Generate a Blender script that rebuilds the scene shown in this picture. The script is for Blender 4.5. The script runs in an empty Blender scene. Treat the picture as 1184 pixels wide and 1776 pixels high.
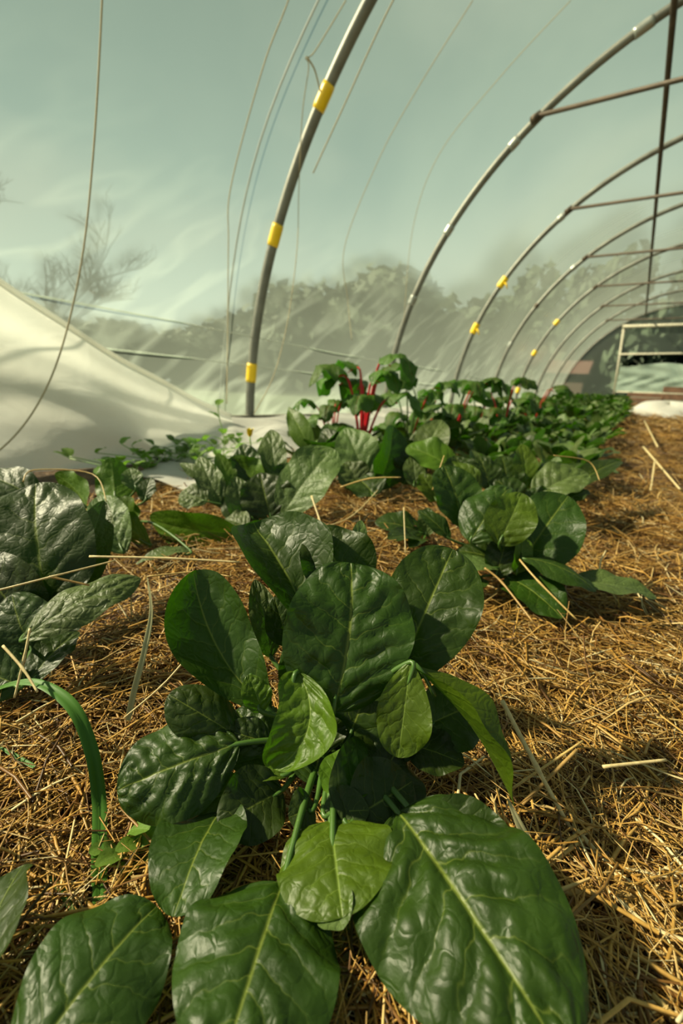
import bpy, math, random
import numpy as np
from mathutils import Vector, Matrix
random.seed(7); rng = np.random.default_rng(11)
SC = bpy.context.scene; COL = SC.collection

# ---------------------------------------------------------------- camera
F_PX, YAW, PIT, ROL, CAM_H = 766.2, .5631, .2697, .0573, .32
r0 = Vector((math.cos(YAW), math.sin(YAW), 0))
FW = Vector((-math.cos(PIT)*math.sin(YAW), math.cos(PIT)*math.cos(YAW), -math.sin(PIT)))
u0 = Vector((-math.sin(PIT)*math.sin(YAW), math.sin(PIT)*math.cos(YAW), math.cos(PIT)))
RT = math.cos(ROL)*r0 + math.sin(ROL)*u0
UP = -math.sin(ROL)*r0 + math.cos(ROL)*u0
CAM = Vector((0, 0, CAM_H))
cd = bpy.data.cameras.new('camera'); cam = bpy.data.objects.new('camera', cd); COL.objects.link(cam)
cam.matrix_world = Matrix(((RT.x, UP.x, -FW.x, 0), (RT.y, UP.y, -FW.y, 0), (RT.z, UP.z, -FW.z, CAM_H), (0, 0, 0, 1)))
cd.sensor_fit = 'VERTICAL'; cd.sensor_height = 36; cd.sensor_width = 24; cd.lens = 36*F_PX/1776
cd.clip_start = .02; cd.clip_end = 300
cd.dof.use_dof = True; cd.dof.focus_distance = .36; cd.dof.aperture_fstop = 6.0
SC.camera = cam

# ---------------------------------------------------------------- world, sun, exposure
W = bpy.data.worlds.new('sky'); SC.world = W; W.use_nodes = True
nt = W.node_tree; nt.nodes.clear()
def N(nt, t, **kw):
    n = nt.nodes.new(t)
    for k, v in kw.items():
        if k.startswith('i_'): n.inputs[k[2:].replace('_', ' ')].default_value = v
        else: setattr(n, k, v)
    return n
def L(nt, a, b): nt.links.new(a, b)
def ramp(nt, fac, stops):
    n = nt.nodes.new('ShaderNodeValToRGB'); e = n.color_ramp.elements
    e[0].position, e[0].color = stops[0][0], (*stops[0][1], 1)
    e[1].position, e[1].color = stops[-1][0], (*stops[-1][1], 1)
    for p, c in stops[1:-1]:
        x = e.new(p); x.color = (*c, 1)
    if fac is not None: L(nt, fac, n.inputs[0])
    return n
tc = N(nt, 'ShaderNodeTexCoord'); sep = N(nt, 'ShaderNodeSeparateXYZ'); L(nt, tc.outputs['Generated'], sep.inputs[0])
grad = ramp(nt, sep.outputs['Z'], [(0.0, (1.0, 1.05, .84)), (.15, (.84, .97, .82)), (.36, (.42, .59, .54)), (.62, (.21, .33, .31)), (1.0, (.13, .22, .21))])
mp = N(nt, 'ShaderNodeMapping'); mp.inputs['Scale'].default_value = (1, 1, 2.2); L(nt, tc.outputs['Generated'], mp.inputs[0])
nz = N(nt, 'ShaderNodeTexNoise', i_Scale=2.1, i_Detail=5.0, i_Roughness=.55); L(nt, mp.outputs[0], nz.inputs['Vector'])
cl = ramp(nt, nz.outputs['Fac'], [(.47, (0, 0, 0)), (.75, (.7, .7, .7))])
mx = N(nt, 'ShaderNodeMixRGB'); L(nt, cl.outputs[0], mx.inputs[0]); L(nt, grad.outputs[0], mx.inputs[1]); mx.inputs[2].default_value = (.80, .86, .72, 1)
bg = N(nt, 'ShaderNodeBackground', i_Strength=.62); L(nt, mx.outputs[0], bg.inputs[0])
wo = N(nt, 'ShaderNodeOutputWorld'); L(nt, bg.outputs[0], wo.inputs[0])

sd = bpy.data.lights.new('sun', 'SUN'); sun = bpy.data.objects.new('sun', sd); COL.objects.link(sun)
SUN_DIR = Vector((-.80, -.42, .74)).normalized()
sun.rotation_euler = SUN_DIR.to_track_quat('Z', 'Y').to_euler(); sun.location = (-6, 2, 8)
sd.energy = 23.0; sd.angle = math.radians(1.6); sd.color = (1, .85, .62)
vs = SC.view_settings; vs.view_transform = 'Standard'; vs.look = 'None'; vs.gamma = 1; vs.use_curve_mapping = False; vs.exposure = 0.0
SC.cycles.transparent_max_bounces = 24; SC.cycles.max_bounces = 8; SC.cycles.transmission_bounces = 6

# ---------------------------------------------------------------- geometry helpers
def ray(px, py): return RT*((px-592)/F_PX) - UP*((py-888)/F_PX) + FW
def gz(x, y):     # ground height
    return (.03*np.maximum(0, np.asarray(y)-3) * (np.asarray(y) < 40)
            + .014*np.sin(x*5.1+1)*np.cos(y*4.3) + .008*np.sin(x*13+y*9)
            + .045*np.exp(-(((x+.44)/.15)**2+((y-.50)/.22)**2))
            + .03*np.exp(-(((x+.42)/.2)**2+((y-1.02)/.25)**2))
            - .03*np.exp(-(((x+.62)/.13)**2+((y-.22)/.16)**2)))
def P3(px, py, d, lift=.006):
    v = ray(px, py)
    for _ in range(60):
        p = CAM + v*d
        if p.z > float(gz(p.x, p.y)) + lift: return p
        d *= .985
    return p
def G(px, py, z=None):
    v = ray(px, py); d = .05
    while d < 40:
        p = CAM + v*d
        if p.z <= (float(gz(p.x, p.y)) if z is None else z): return p
        d *= 1.01
    return p
def cvec(c): return (RT*c[0] + UP*c[1] - FW*c[2])      # camera-space hint: right, up, towards viewer
def proj(p):
    d = Vector(p)-CAM; z = d.dot(FW); return 592+F_PX*d.dot(RT)/z, 888-F_PX*d.dot(UP)/z

def link(name, me, m=None, parent=None, base=None, smooth=True):
    o = bpy.data.objects.new(name, me); COL.objects.link(o)
    if m is not None and len(me.materials) == 0: me.materials.append(m)
    if smooth:
        me.polygons.foreach_set('use_smooth', [True]*len(me.polygons))
    if parent is not None: o.parent = parent
    elif base is not None: o.location = base
    return o
def mesh(name, V, Fc, uv=None):
    me = bpy.data.meshes.new(name)
    me.from_pydata([tuple(v) for v in V], [], [tuple(f) for f in Fc])
    if uv is not None:
        l = me.uv_layers.new(name='UVMap')
        idx = np.empty(len(me.loops), dtype=np.int32); me.loops.foreach_get('vertex_index', idx)
        l.data.foreach_set('uv', np.asarray(uv, dtype=np.float32)[idx].ravel())
    me.update(); return me
def tag(o, label, cat, group=None, kind=None):
    if label: o['label'] = label
    if cat: o['category'] = cat
    if group: o['group'] = group
    if kind: o['kind'] = kind
    return o
def empty(name, loc, label, cat, group=None):
    o = bpy.data.objects.new(name, None); COL.objects.link(o); o.location = loc; o.empty_display_size = .05
    return tag(o, label, cat, group)

def tube_arrays(pts, rad, sides=8, flat=1.0, caps=True):
    pts = [Vector(p) for p in pts]; n = len(pts)
    rad = [rad]*n if not hasattr(rad, '__len__') else rad
    V, Fc = [], []; t0 = (pts[1]-pts[0]).normalized()
    ref = t0.orthogonal().normalized()
    for i, p in enumerate(pts):
        t = (pts[min(i+1, n-1)]-pts[max(i-1, 0)]).normalized()
        ref = (ref - t*ref.dot(t)).normalized(); b = t.cross(ref)
        for k in range(sides):
            a = 2*math.pi*k/sides
            V.append(p + ref*math.cos(a)*rad[i] + b*math.sin(a)*rad[i]*flat)
    for i in range(n-1):
        for k in range(sides):
            a, b = i*sides+k, i*sides+(k+1) % sides
            Fc.append((a, b, b+sides, a+sides))
    if caps: Fc.append(tuple(range(sides))[::-1]); Fc.append(tuple(range((n-1)*sides, n*sides)))
    return V, Fc
def tube(name, pts, rad, m, parent=None, base=(0, 0, 0), sides=8, flat=1.0):
    b = Vector(base); V, Fc = tube_arrays([Vector(p)-b for p in pts], rad, sides, flat)
    return link(name, mesh(name, V, Fc), m, parent, b)
def join_arrays(parts):
    V, Fc = [], []
    for v, f in parts:
        o = len(V); V += list(v); Fc += [tuple(i+o for i in q) for q in f]
    return V, Fc
def box_arrays(lo, hi):
    x0, y0, z0 = lo; x1, y1, z1 = hi
    V = [(x, y, z) for x in (x0, x1) for y in (y0, y1) for z in (z0, z1)]
    return V, [(0, 1, 3, 2), (4, 6, 7, 5), (0, 4, 5, 1), (2, 3, 7, 6), (0, 2, 6, 4), (1, 5, 7, 3)]
def smoothpath(pts, n=8):
    pts = [Vector(p) for p in pts]; out = []
    for i in range(len(pts)-1):
        p0 = pts[max(i-1, 0)]; p1 = pts[i]; p2 = pts[i+1]; p3 = pts[min(i+2, len(pts)-1)]
        for k in range(n):
            t = k/n
            out.append(.5*((2*p1)+(p2-p0)*t+(2*p0-5*p1+4*p2-p3)*t*t+(3*p1-p0-3*p2+p3)*t**3))
    out.append(pts[-1]); return out

# ---------------------------------------------------------------- materials
def mat(name):
    m = bpy.data.materials.new(name); m.use_nodes = True; m.node_tree.nodes.clear(); return m, m.node_tree
def simple(name, c, rough=.6, metal=0, noise=0, nscale=30, spec=.5):
    m, t = mat(name); o = N(t, 'ShaderNodeOutputMaterial'); p = N(t, 'ShaderNodeBsdfPrincipled')
    p.inputs['Roughness'].default_value = rough; p.inputs['Metallic'].default_value = metal; p.inputs['Specular IOR Level'].default_value = spec
    if noise:
        g = N(t, 'ShaderNodeTexCoord'); z = N(t, 'ShaderNodeTexNoise', i_Scale=nscale, i_Detail=4.0); L(t, g.outputs['Object'], z.inputs['Vector'])
        r = ramp(t, z.outputs['Fac'], [(.3, tuple(x*(1-noise) for x in c)), (.7, tuple(min(1, x*(1+noise)) for x in c))])
        L(t, r.outputs[0], p.inputs['Base Color'])
        b = N(t, 'ShaderNodeBump', i_Strength=.15); L(t, z.outputs['Fac'], b.inputs['Height']); L(t, b.outputs[0], p.inputs['Normal'])
    else: p.inputs['Base Color'].default_value = (*c, 1)
    L(t, p.outputs[0], o.inputs[0]); return m
def MATH(t, op, a, b=None, c=None):
    n = N(t, 'ShaderNodeMath', operation=op)
    for i, x in enumerate((a, b, c)):
        if x is None: continue
        if isinstance(x, (int, float)): n.inputs[i].default_value = x
        else: L(t, x, n.inputs[i])
    return n.outputs[0]
NV = 6.0
def leafmat(name, base, vein, trans, tfac=.3, rough=.36, crinkle=.25):
    m, t = mat(name); o = N(t, 'ShaderNodeOutputMaterial'); p = N(t, 'ShaderNodeBsdfPrincipled'); g = N(t, 'ShaderNodeTexCoord')
    s = N(t, 'ShaderNodeSeparateXYZ'); L(t, g.outputs['UV'], s.inputs[0]); u = s.outputs[0]
    v = MATH(t, 'MULTIPLY', MATH(t, 'SUBTRACT', s.outputs[1], .5), 2.0); av = MATH(t, 'ABSOLUTE', v)
    side = MATH(t, 'MULTIPLY', MATH(t, 'GREATER_THAN', v, 0.0), .45)
    nz = N(t, 'ShaderNodeTexNoise', i_Scale=5.0, i_Detail=2.0); L(t, g.outputs['UV'], nz.inputs['Vector'])
    wob = MATH(t, 'MULTIPLY', MATH(t, 'SUBTRACT', nz.outputs['Fac'], .5), 1.1)
    ph = MATH(t, 'ADD', MATH(t, 'ADD', MATH(t, 'SUBTRACT', MATH(t, 'MULTIPLY', u, NV), MATH(t, 'MULTIPLY', av, 1.5)), side), wob)
    sec = MATH(t, 'ABSOLUTE', MATH(t, 'SINE', MATH(t, 'MULTIPLY', ph, math.pi)))
    secl = MATH(t, 'MULTIPLY', MATH(t, 'SUBTRACT', 1.0, MATH(t, 'MINIMUM', MATH(t, 'MULTIPLY', sec, 8.0), 1.0)), MATH(t, 'SUBTRACT', 1.0, av))
    mid = MATH(t, 'SUBTRACT', 1.0, MATH(t, 'MINIMUM', MATH(t, 'DIVIDE', av, .035), 1.0))
    vo = N(t, 'ShaderNodeTexVoronoi', feature='DISTANCE_TO_EDGE', i_Scale=95.0)
    nw = N(t, 'ShaderNodeTexNoise', i_Scale=60.0); L(t, g.outputs['Object'], nw.inputs['Vector'])
    mm = N(t, 'ShaderNodeMixRGB', i_Fac=.02); L(t, g.outputs['Object'], mm.inputs[1]); L(t, nw.outputs['Color'], mm.inputs[2]); L(t, mm.outputs[0], vo.inputs['Vector'])
    ret = MATH(t, 'MINIMUM', MATH(t, 'MULTIPLY', vo.outputs['Distance'], 5.0), 1.0)
    vf = MATH(t, 'MINIMUM', MATH(t, 'ADD', MATH(t, 'MULTIPLY', mid, .85), MATH(t, 'MULTIPLY', secl, .45)), 1.0)
    n2 = N(t, 'ShaderNodeTexNoise', i_Scale=22.0, i_Detail=5.0); L(t, g.outputs['Object'], n2.inputs['Vector'])
    oi = N(t, 'ShaderNodeObjectInfo')
    c0 = ramp(t, n2.outputs['Fac'], [(.3, tuple(x*.8 for x in base)), (.7, tuple(x*1.25 for x in base))])
    hs = N(t, 'ShaderNodeHueSaturation'); L(t, c0.outputs[0], hs.inputs['Color'])
    L(t, MATH(t, 'ADD', MATH(t, 'MULTIPLY', oi.outputs['Random'], .5), .78), hs.inputs['Value'])
    L(t, MATH(t, 'ADD', MATH(t, 'MULTIPLY', oi.outputs['Random'], .03), .485), hs.inputs['Hue'])
    cm = N(t, 'ShaderNodeMixRGB'); L(t, vf, cm.inputs[0]); L(t, hs.outputs[0], cm.inputs[1]); cm.inputs[2].default_value = (*vein, 1)
    L(t, cm.outputs[0], p.inputs['Base Color'])
    p.inputs['Roughness'].default_value = rough; p.inputs['Specular IOR Level'].default_value = .32
    h = MATH(t, 'SUBTRACT', MATH(t, 'ADD', MATH(t, 'MULTIPLY', ret, .4), MATH(t, 'MULTIPLY', MATH(t, 'MINIMUM', MATH(t, 'MULTIPLY', sec, 2.5), 1.0), .5)), MATH(t, 'MULTIPLY', mid, .4))
    nf = N(t, 'ShaderNodeTexNoise', i_Scale=900.0); L(t, g.outputs['Object'], nf.inputs['Vector'])
    h = MATH(t, 'ADD', h, MATH(t, 'MULTIPLY', nf.outputs['Fac'], .12))
    b = N(t, 'ShaderNodeBump', i_Strength=crinkle, i_Distance=.004); L(t, h, b.inputs['Height']); L(t, b.outputs[0], p.inputs['Normal'])
    tr = N(t, 'ShaderNodeBsdfTranslucent'); tr.inputs[0].default_value = (*trans, 1); L(t, b.outputs[0], tr.inputs['Normal'])
    ms = N(t, 'ShaderNodeMixShader', i_Fac=tfac); L(t, p.outputs[0], ms.inputs[1]); L(t, tr.outputs[0], ms.inputs[2]); L(t, ms.outputs[0], o.inputs[0])
    return m
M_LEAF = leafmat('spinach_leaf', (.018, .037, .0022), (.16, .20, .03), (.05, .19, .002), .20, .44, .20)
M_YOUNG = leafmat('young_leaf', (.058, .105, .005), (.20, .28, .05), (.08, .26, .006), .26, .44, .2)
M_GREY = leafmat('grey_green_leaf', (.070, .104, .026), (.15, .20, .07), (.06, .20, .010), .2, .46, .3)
M_CHARD = leafmat('chard_leaf', (.060, .120, .014), (.25, .05, .03), (.06, .24, .01), .3, .42, .6)
M_WEED = leafmat('weed_leaf', (.12, .22, .03), (.25, .35, .1), (.2, .42, .03), .35, .5, .15)
M_STALK = simple('stalk_green', (.05, .11, .015), .4)
M_PALE = simple('stalk_pale', (.22, .36, .09), .45)
M_RED = simple('stalk_red', (.55, .012, .02), .35)
M_GRASS = simple('grass_blade', (.045, .13, .01), .55, spec=.3)
M_PIPE = simple('galvanised_pipe', (.17, .17, .145), .5, .35, .25, 8)
M_RUST = simple('rusty_pipe', (.07, .05, .032), .6, .3, .25, 12)
M_SLEEVE = simple('sleeve_metal', (.34, .35, .32), .35, .5, .15, 20)
M_TAPE = simple('yellow_tape', (.80, .52, .01), .4)
M_TWINE = simple('twine', (.46, .39, .25), .9)
M_CORD = simple('grey_cord', (.045, .05, .045), .7)
M_WIRE = simple('white_cord', (.6, .63, .55), .6)
M_WOOD = simple('pale_wood', (.45, .42, .32), .7, 0, .2, 20)
M_BOARD = simple('weathered_board', (.16, .15, .11), .8, 0, .25, 15)
M_BROWN = simple('brown_crate', (.16, .085, .05), .85, 0, .3, 10)
M_BARK = simple('bark', (.03, .028, .024), .9)
M_OUT = simple('outside_grass', (.020, .034, .013), .95, 0, .35, .7)
M_HEDGE = simple('hedge_leaves', (.018, .034, .014), .8)
M_BRICK = simple('red_render', (.045, .028, .018), .9)
M_ROOF = simple('roof_tiles', (.05, .022, .016), .9)
M_YEL = simple('yellow_petal', (.8, .65, .02), .5)

# straw (colour attribute per stalk)
M_STRAW, t = mat('straw'); o = N(t, 'ShaderNodeOutputMaterial'); p = N(t, 'ShaderNodeBsdfPrincipled'); a = N(t, 'ShaderNodeAttribute', attribute_name='Col')
g = N(t, 'ShaderNodeTexCoord'); z = N(t, 'ShaderNodeTexNoise', i_Scale=260.0, i_Detail=3.0); L(t, g.outputs['Object'], z.inputs['Vector'])
mu = N(t, 'ShaderNodeMixRGB', blend_type='MULTIPLY', i_Fac=.5); L(t, a.outputs['Color'], mu.inputs[1]); L(t, ramp(t, z.outputs['Fac'], [(.3, (.45, .4, .35)), (.7, (1, 1, 1))]).outputs[0], mu.inputs[2])
L(t, mu.outputs[0], p.inputs['Base Color']); p.inputs['Roughness'].default_value = .42; p.inputs['Specular IOR Level'].default_value = .4
tr = N(t, 'ShaderNodeBsdfTranslucent'); L(t, mu.outputs[0], tr.inputs[0]); ms = N(t, 'ShaderNodeMixShader', i_Fac=.12); L(t, p.outputs[0], ms.inputs[1]); L(t, tr.outputs[0], ms.inputs[2]); L(t, ms.outputs[0], o.inputs[0])
# soil under the straw: chopped straw and earth, coarse relief
M_SOIL, t = mat('straw_litter'); o = N(t, 'ShaderNodeOutputMaterial'); p = N(t, 'ShaderNodeBsdfPrincipled'); g = N(t, 'ShaderNodeTexCoord')
z = N(t, 'ShaderNodeTexNoise', i_Scale=9.0, i_Detail=8.0, i_Roughness=.75); L(t, g.outputs['Object'], z.inputs['Vector'])
L(t, ramp(t, z.outputs['Fac'], [(.35, (.025, .013, .007)), (.5, (.07, .036, .013)), (.7, (.16, .09, .03))]).outputs[0], p.inputs['Base Color']); p.inputs['Roughness'].default_value = .9
z2 = N(t, 'ShaderNodeTexNoise', i_Scale=90.0, i_Detail=6.0); L(t, g.outputs['Object'], z2.inputs['Vector'])
b = N(t, 'ShaderNodeBump', i_Strength=.8, i_Distance=.02); L(t, z2.outputs['Fac'], b.inputs['Height']); L(t, b.outputs[0], p.inputs['Normal']); L(t, p.outputs[0], o.inputs[0])

# tunnel film: clear but milky polythene, denser at grazing path and in creases
def filmmat(name, milk, tint, crease=0.0, gloss=.06, dirt=0.0, scat=.6, alb=1.0):
    m, t = mat(name); o = N(t, 'ShaderNodeOutputMaterial'); g = N(t, 'ShaderNodeTexCoord')
    tb = N(t, 'ShaderNodeBsdfTransparent'); tb.inputs[0].default_value = (*tint, 1)
    df = N(t, 'ShaderNodeBsdfDiffuse'); df.inputs[0].default_value = (.50*alb, .60*alb, .50*alb, 1)
    tl = N(t, 'ShaderNodeBsdfTranslucent'); tl.inputs[0].default_value = (.60*alb, .74*alb, .62*alb, 1)
    mk = N(t, 'ShaderNodeMixShader', i_Fac=.6); L(t, df.outputs[0], mk.inputs[1]); L(t, tl.outputs[0], mk.inputs[2])
    lw = N(t, 'ShaderNodeLayerWeight', i_Blend=.35)
    fac = MATH(t, 'ADD', MATH(t, 'MULTIPLY', MATH(t, 'POWER', lw.outputs['Facing'], 2.0), .14), milk)
    if crease:
        s = N(t, 'ShaderNodeSeparateXYZ'); L(t, g.outputs['UV'], s.inputs[0])     # u along tunnel (m), v up the arc (m)
        mpp = N(t, 'ShaderNodeCombineXYZ'); uu, vv = s.outputs[0], s.outputs[1]     # creases run up and along, at about 45 degrees
        L(t, MATH(t, 'MULTIPLY', MATH(t, 'ADD', uu, vv), .30), mpp.inputs[0]); L(t, MATH(t, 'MULTIPLY', MATH(t, 'SUBTRACT', MATH(t, 'MULTIPLY', uu, .8), MATH(t, 'MULTIPLY', vv, 1.1)), 1.25), mpp.inputs[1])
        n1 = N(t, 'ShaderNodeTexNoise', i_Scale=1.3, i_Detail=3.0, i_Roughness=.6); L(t, mpp.outputs[0], n1.inputs['Vector'])
        rid = MATH(t, 'SUBTRACT', 1.0, MATH(t, 'MINIMUM', MATH(t, 'MULTIPLY', MATH(t, 'ABSOLUTE', MATH(t, 'SUBTRACT', n1.outputs['Fac'], .5)), 22.0), 1.0))
        low = MATH(t, 'POWER', MATH(t, 'MAXIMUM', MATH(t, 'SUBTRACT', 1.0, MATH(t, 'MULTIPLY', s.outputs[1], .62)), 0.0), 1.7)
        fac = MATH(t, 'ADD', fac, MATH(t, 'MULTIPLY', MATH(t, 'MULTIPLY', rid, low), crease))
        n3 = N(t, 'ShaderNodeTexNoise', i_Scale=1.4, i_Detail=5.0); L(t, g.outputs['UV'], n3.inputs['Vector'])
        fac = MATH(t, 'ADD', fac, MATH(t, 'MULTIPLY', MATH(t, 'SUBTRACT', n3.outputs['Fac'], .45), .04))
        fac = MATH(t, 'ADD', fac, MATH(t, 'MULTIPLY', low, dirt))
    fac = MATH(t, 'MAXIMUM', MATH(t, 'MINIMUM', fac, .95), 0.0)
    rf = N(t, 'ShaderNodeBsdfRefraction', i_Roughness=.42, i_IOR=1.035); rf.inputs[0].default_value = (*tint, 1)   # scatter in the hazy polythene
    m0 = N(t, 'ShaderNodeMixShader', i_Fac=scat); L(t, tb.outputs[0], m0.inputs[1]); L(t, rf.outputs[0], m0.inputs[2])
    m1 = N(t, 'ShaderNodeMixShader'); L(t, fac, m1.inputs[0]); L(t, m0.outputs[0], m1.inputs[1]); L(t, mk.outputs[0], m1.inputs[2])
    gl = N(t, 'ShaderNodeBsdfGlossy', i_Roughness=.25); gl.inputs[0].default_value = (1, 1, 1, 1)
    m2 = N(t, 'ShaderNodeMixShader', i_Fac=gloss); L(t, m1.outputs[0], m2.inputs[1]); L(t, gl.outputs[0], m2.inputs[2]); L(t, m2.outputs[0], o.inputs[0])
    return m
M_FILM = filmmat('tunnel_film', .055, (.90, .97, .90), .16, .012, .085)
M_FILM_END = filmmat('end_film', .16, (.9, .96, .88), .12, .04, .04)
M_FILM_ROLL = filmmat('rolled_film', .94, (.9, .95, .9), 0, .10, 0, 0, 1.35)
# white fleece
M_FLEECE, t = mat('white_fleece'); o = N(t, 'ShaderNodeOutputMaterial'); g = N(t, 'ShaderNodeTexCoord')
nn = N(t, 'ShaderNodeTexNoise', i_Scale=3.0, i_Detail=6.0); L(t, g.outputs['Object'], nn.inputs['Vector'])
r_ = ramp(t, nn.outputs['Fac'], [(.35, (.84, .83, .77)), (.65, (.92, .92, .87))])
df = N(t, 'ShaderNodeBsdfDiffuse'); L(t, r_.outputs[0], df.inputs[0]); tl = N(t, 'ShaderNodeBsdfTranslucent'); L(t, r_.outputs[0], tl.inputs[0])
n4 = N(t, 'ShaderNodeTexNoise', i_Scale=7.0, i_Detail=5.0, i_Distortion=1.5); L(t, g.outputs['Object'], n4.inputs['Vector'])
b = N(t, 'ShaderNodeBump', i_Strength=.2, i_Distance=.02); L(t, n4.outputs['Fac'], b.inputs['Height']); L(t, b.outputs[0], df.inputs['Normal']); L(t, b.outputs[0], tl.inputs['Normal'])
ms = N(t, 'ShaderNodeMixShader', i_Fac=.56); L(t, df.outputs[0], ms.inputs[1]); L(t, tl.outputs[0], ms.inputs[2]); L(t, ms.outputs[0], o.inputs[0])

# ---------------------------------------------------------------- ground
def grid_ground(name, x0, x1, y0, y1, nx, ny, m, zf, label=None):
    xs = np.linspace(x0, x1, nx); ys = y0 + (y1-y0)*np.linspace(0, 1, ny)**1.8
    X, Y = np.meshgrid(xs, ys); Z = zf(X, Y)
    V = np.stack([X, Y, Z], -1).reshape(-1, 3)
    Fc = [(j*nx+i, j*nx+i+1, (j+1)*nx+i+1, (j+1)*nx+i) for j in range(ny-1) for i in range(nx-1)]
    o = link(name, mesh(name, V, Fc), m); o['kind'] = 'structure'; return o
CX, CZ, RAD, Y1, SP = .813, .077, 3.049, 2.28, 2.0
END_Y = Y1+7*SP
grid_ground('floor', CX-RAD-.05, CX+RAD+.05, -1.2, END_Y+.2, 140, 200, M_SOIL, lambda x, y: gz(x, y)-.006)
grid_ground('floor_outside', -70, 70, -12, 95, 60, 60, M_OUT,
            lambda x, y: np.where((np.abs(x-CX) < RAD+1.5) & (y < END_Y+3), -.12, .0)+.03*np.maximum(0, y-3)*(y < 30)*np.clip((np.abs(x-CX) < RAD+4)*1.0, 0, 1)+.81*(y >= 30)*0+.02*np.sin(x*.7)*np.cos(y*.6)-.02)

# ---------------------------------------------------------------- tunnel film
def arc(a, r=RAD): return CX-r*math.cos(a), CZ+r*math.sin(a)
def film(name, a0, a1, y0, y1, na, ny, m, r):
    V, uv, Fc = [], [], []
    for j in range(ny+1):
        y = y0+(y1-y0)*j/ny
        fr = ((y-Y1)/SP) % 1.0
        sag = -.035*math.sin(math.pi*fr)**2                      # stretched between hoops, lies slightly in
        for i in range(na+1):
            a = a0+(a1-a0)*i/na; v = (a-0)*r
            w = .005*math.sin(9*(y*.8-v*.75)+2*math.sin(v*2.2+y))*math.exp(-(min(v, math.pi*r-v)/.6)**2)
            x, z = arc(a, r+sag+w); V.append((x, y, z)); uv.append((y, min(v, math.pi*r-v)))
    n = na+1
    for j in range(ny):
        for i in range(na): Fc.append((j*n+i, j*n+i+1, (j+1)*n+i+1, (j+1)*n+i))
    o = link(name, mesh(name, V, Fc, uv), m); o['kind'] = 'structure'; return o
film('wall_left', -.05, math.pi/2, -1.2, END_Y, 90, 240, M_FILM, RAD+.03)
film('wall_right', math.pi/2, math.pi+.05, -1.2, END_Y, 40, 90, M_FILM, RAD+.03)

# hoops
def hoop_angle(i, py):
    best = min((abs(proj((*[arc(math.radians(d/4))[0]], Y1+i*SP, arc(math.radians(d/4))[1]))[1]-py), d/4) for d in range(2, 360))
    return math.radians(best[1])
def collar(name, y, a0, a1, r, m, parent, n=5):
    pts = [(arc(a0+(a1-a0)*k/n)[0], y, arc(a0+(a1-a0)*k/n)[1]) for k in range(n+1)]
    return tube(name, pts, r, m, parent, (0, 0, 0), 14)
ORD = ['first steel hoop from the camera, with three yellow tapes', 'second steel hoop from the camera, white sleeves at its joints', 'third steel hoop, two yellow tapes with loose tails',
       'fourth steel hoop, pale sleeve near its foot', 'fifth steel hoop, three small yellow tapes', 'sixth steel hoop down the tunnel, plain', 'seventh steel hoop, last before the end wall']
hoops = []
for i in range(-1, 7):
    y = Y1+i*SP
    if i < 0: continue
    base = (CX-RAD, y, CZ); b = Vector(base)
    t = empty('tunnel_hoop', base, ORD[i], 'hoop', 'steel hoops of the tunnel')
    pts = [Vector((arc(a)[0], y, arc(a)[1]))-b for a in np.radians(np.linspace(-3, 183, 110))]
    tube('arch_pipe', pts, .030, M_PIPE, t, (0, 0, 0), 14)
    hoops.append((t, b))
    # tie bar
    zt = 2.46; xa = CX-math.sqrt(RAD**2-(zt-CZ)**2)
    if i >= 1:
        tube('tie_bar', [Vector((xa-.02, y-.035, zt))-b, Vector((2*CX-xa+.02, y-.035, zt))-b], .0165, M_RUST, t, (0, 0, 0), 10)
        for xx in (xa, 2*CX-xa):
            tube('bar_clamp', [Vector((xx-.02, y-.06, zt-.03))-b, Vector((xx+.02, y+.01, zt+.03))-b], .03, M_RUST, t, (0, 0, 0), 8)
    def sleeve(py, half, r, m, name, tail=False):
        a = hoop_angle(i, py)
        pts = [Vector((arc(a+k*half/3)[0], y, arc(a+k*half/3)[1]))-b for k in range(-3, 4)]
        s = tube(name, pts, [r*.97, r, r*1.01, r, r*1.01, r, r*.97], m, t, (0, 0, 0), 14)
        if tail:
            x, z = arc(a); q = Vector((x, y, z))-b
            tube('tape_tail', [q+Vector((.03, -.03, -.01)), q+Vector((.06, -.05, -.03)), q+Vector((.08, -.05, -.09))], [.012, .012, .006], M_TAPE, s, (0, 0, 0), 6, .3)
    if i == 0:
        for py in (168, 407, 645): sleeve(py, .020, .034, M_TAPE, 'yellow_tape')
    if i == 1:
        for py in (48, 250, 400, 521): sleeve(py, .014 if py > 60 else .02, .036, M_SLEEVE, 'joint_sleeve')
    if i == 2:
        for py in (490, 570): sleeve(py, .022, .040, M_TAPE, 'yellow_tape', True)
        sleeve(378, .012, .036, M_SLEEVE, 'joint_sleeve')
    if i == 3:
        for py in (465, 598): sleeve(py, .014, .038, M_SLEEVE, 'joint_sleeve')
        sleeve(530, .01, .036, M_RUST, 'joint_sleeve')
    if i == 4:
        for py in (560, 612, 677): sleeve(py, .018, .042, M_TAPE, 'yellow_tape')
# purlins
for px_, lab in ((-.30, 'brown steel purlin running lengthwise under the hoops, left of the ridge'), (2*CX+.30, 'brown steel purlin under the hoops on the right of the ridge')):
    zt = CZ+math.sqrt((RAD-.05)**2-(px_-CX)**2)
    tag(tube('purlin', [(px_, Y1-1.5, zt), (px_, END_Y, zt)], .021, M_RUST, None, (px_, Y1, zt), 10), lab, 'pipe')
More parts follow.
